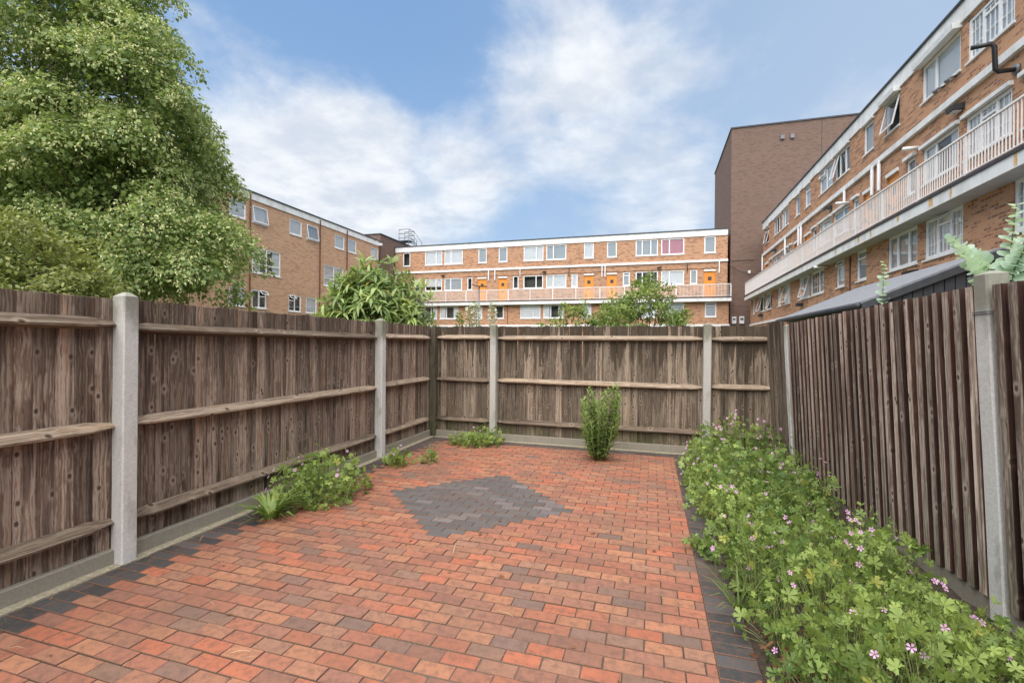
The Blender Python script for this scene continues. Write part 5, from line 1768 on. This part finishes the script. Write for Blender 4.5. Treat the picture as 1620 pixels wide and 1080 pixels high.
grass_tuft('broad_grass', 'tuft of broad bright grass blades in front of the left flower clump', (-3.10, 3.22, 0), 60, .34, 'grass', .07, .85, NARROW_T)
grass_tuft('grass_tuft', 'pale thin grass leaning from the bed onto the dark edging', (.50, 2.95, 0), 34, .34, 'grass', .07, .9)
grass_tuft('grass_tuft', 'tall pale grass stalks in the middle of the geranium bed', (1.25, 3.30, 0), 14, .60, 'grass', .08, .55, BLADE_T)

# leafy upright shrub before the back fence
us = empty('upright_shrub', (-.67, 6.19, 0))
tag(us, 'upright leafy green shrub growing out of the pavers before the far fence', 'shrub')
m = MB()
P_, X_, N_, S_ = [], [], [], []
for k in range(40):
    a = 2 * math.pi * k / 40 + random.uniform(-.3, .3)
    h = random.uniform(.35, .92)
    r = random.uniform(.04, .34)
    if k % 4 == 1:
        a = random.choice((0.15, math.pi - .15)) + random.uniform(-.5, .5)      # two thicker wings
        h = random.uniform(.75, 1.0)
    tip = Vector((math.cos(a) * r, math.sin(a) * r * .8, h))
    pts = [Vector((math.cos(a) * .035, math.sin(a) * .035, -.03)), Vector((math.cos(a) * r * .75, math.sin(a) * r * .6, h * .42)), tip]
    m.tube(pts, [.007, .005, .002], 5)
    nl = int(58 * h)
    for j in range(nl):
        t = .12 + .88 * (j / nl) ** .8
        c = pts[0].lerp(pts[1], t * 2) if t < .5 else pts[1].lerp(pts[2], t * 2 - 1)
        ph = j * 2.4
        d = Vector((math.cos(ph), math.sin(ph), .25 + .9 * t * t))
        P_.append(tuple(c)); X_.append(tuple(d)); N_.append((-.3 * math.cos(ph), -.3 * math.sin(ph), 1)); S_.append(random.uniform(.06, .135) * (1.05 - .35 * t))
m.build('stems', M['stem'], us, smooth=True)['kind'] = 'stuff'
link('foliage', scatter('foliage', *WIDE_T, np.array(P_), np.array(X_), np.array(N_), np.array(S_) * 1.1), M['shrub_bright'], us)['kind'] = 'stuff'

# ---- small debris: joint grass, straw, dead leaves -----------------------------------------
jg = empty('joint_weeds')
n = 170
row = RS.randint(2, 58, n)
gx = RS.uniform(-3.3, .45, n); gy = 6.85 - .093 * row + RS.normal(size=n) * .002
gx[:60] = -3.40 + np.abs(RS.normal(size=60)) * .09; gy[:60] = RS.uniform(1.5, 6.6, 60)
bx = np.repeat(gx, 4) + RS.normal(size=n * 4) * .008
by = np.repeat(gy, 4)
p = np.stack([bx, by, np.full(n * 4, -.006)], 1)
xd = np.stack([RS.normal(size=n * 4) * .8, RS.normal(size=n * 4) * .8, RS.uniform(.2, 1.2, n * 4)], 1)
me = scatter('joint_weeds', *BLADE_T, p, xd, unit(RS.normal(size=p.shape) * .3 + np.array([0, 0, 1])), np.repeat(RS.uniform(.012, .038, n), 4))
bpy.data.objects.remove(jg)
tag(link('joint_weeds', me, M['grass']), 'tiny grass blades sprouting from the paver joints', 'grass', kind='stuff')
n = 70
p = np.stack([RS.uniform(-3.3, .45, n), RS.uniform(1.4, 6.6, n), np.full(n, .004)], 1)
p[:34, 0] = -3.42 + np.abs(RS.normal(size=34)) * .08; p[:34, 2] = .010
xd = np.stack([RS.normal(size=n), RS.normal(size=n), RS.uniform(.02, .18, n)], 1)
tag(link('straw_litter', scatter('straw_litter', *BLADE_T, p, xd, np.tile([0, 0, 1.], (n, 1)), RS.uniform(.03, .13, n)), M['straw']), 'dry straw bits scattered over the red pavers', 'litter', kind='stuff')
n = 60
p = np.stack([RS.uniform(-3.3, .45, n), RS.uniform(1.4, 6.7, n), np.full(n, .006)], 1)
n2 = 420
a = RS.uniform(0, 1, n2)
p2 = np.stack([.5 + .9 * RS.rand(n2), RS.uniform(1.6, 6.4, n2), RS.uniform(.03, .07, n2)], 1)
p3 = np.stack([RS.normal(size=160) * .09 + .66, RS.normal(size=160) * .16 + 2.35, RS.uniform(.02, .09, 160)], 1)
pp = np.concatenate([p, p2, p3])
tag(link('leaf_litter', scatter('leaf_litter', *OVAL_T, pp, unit(RS.normal(size=pp.shape) * np.array([1, 1, .3])), unit(RS.normal(size=pp.shape) * .5 + np.array([0, 0, 1])), RS.uniform(.02, .055, len(pp))), M['dead']), 'brown dead leaves on the pavers and under the geraniums', 'litter', kind='stuff')
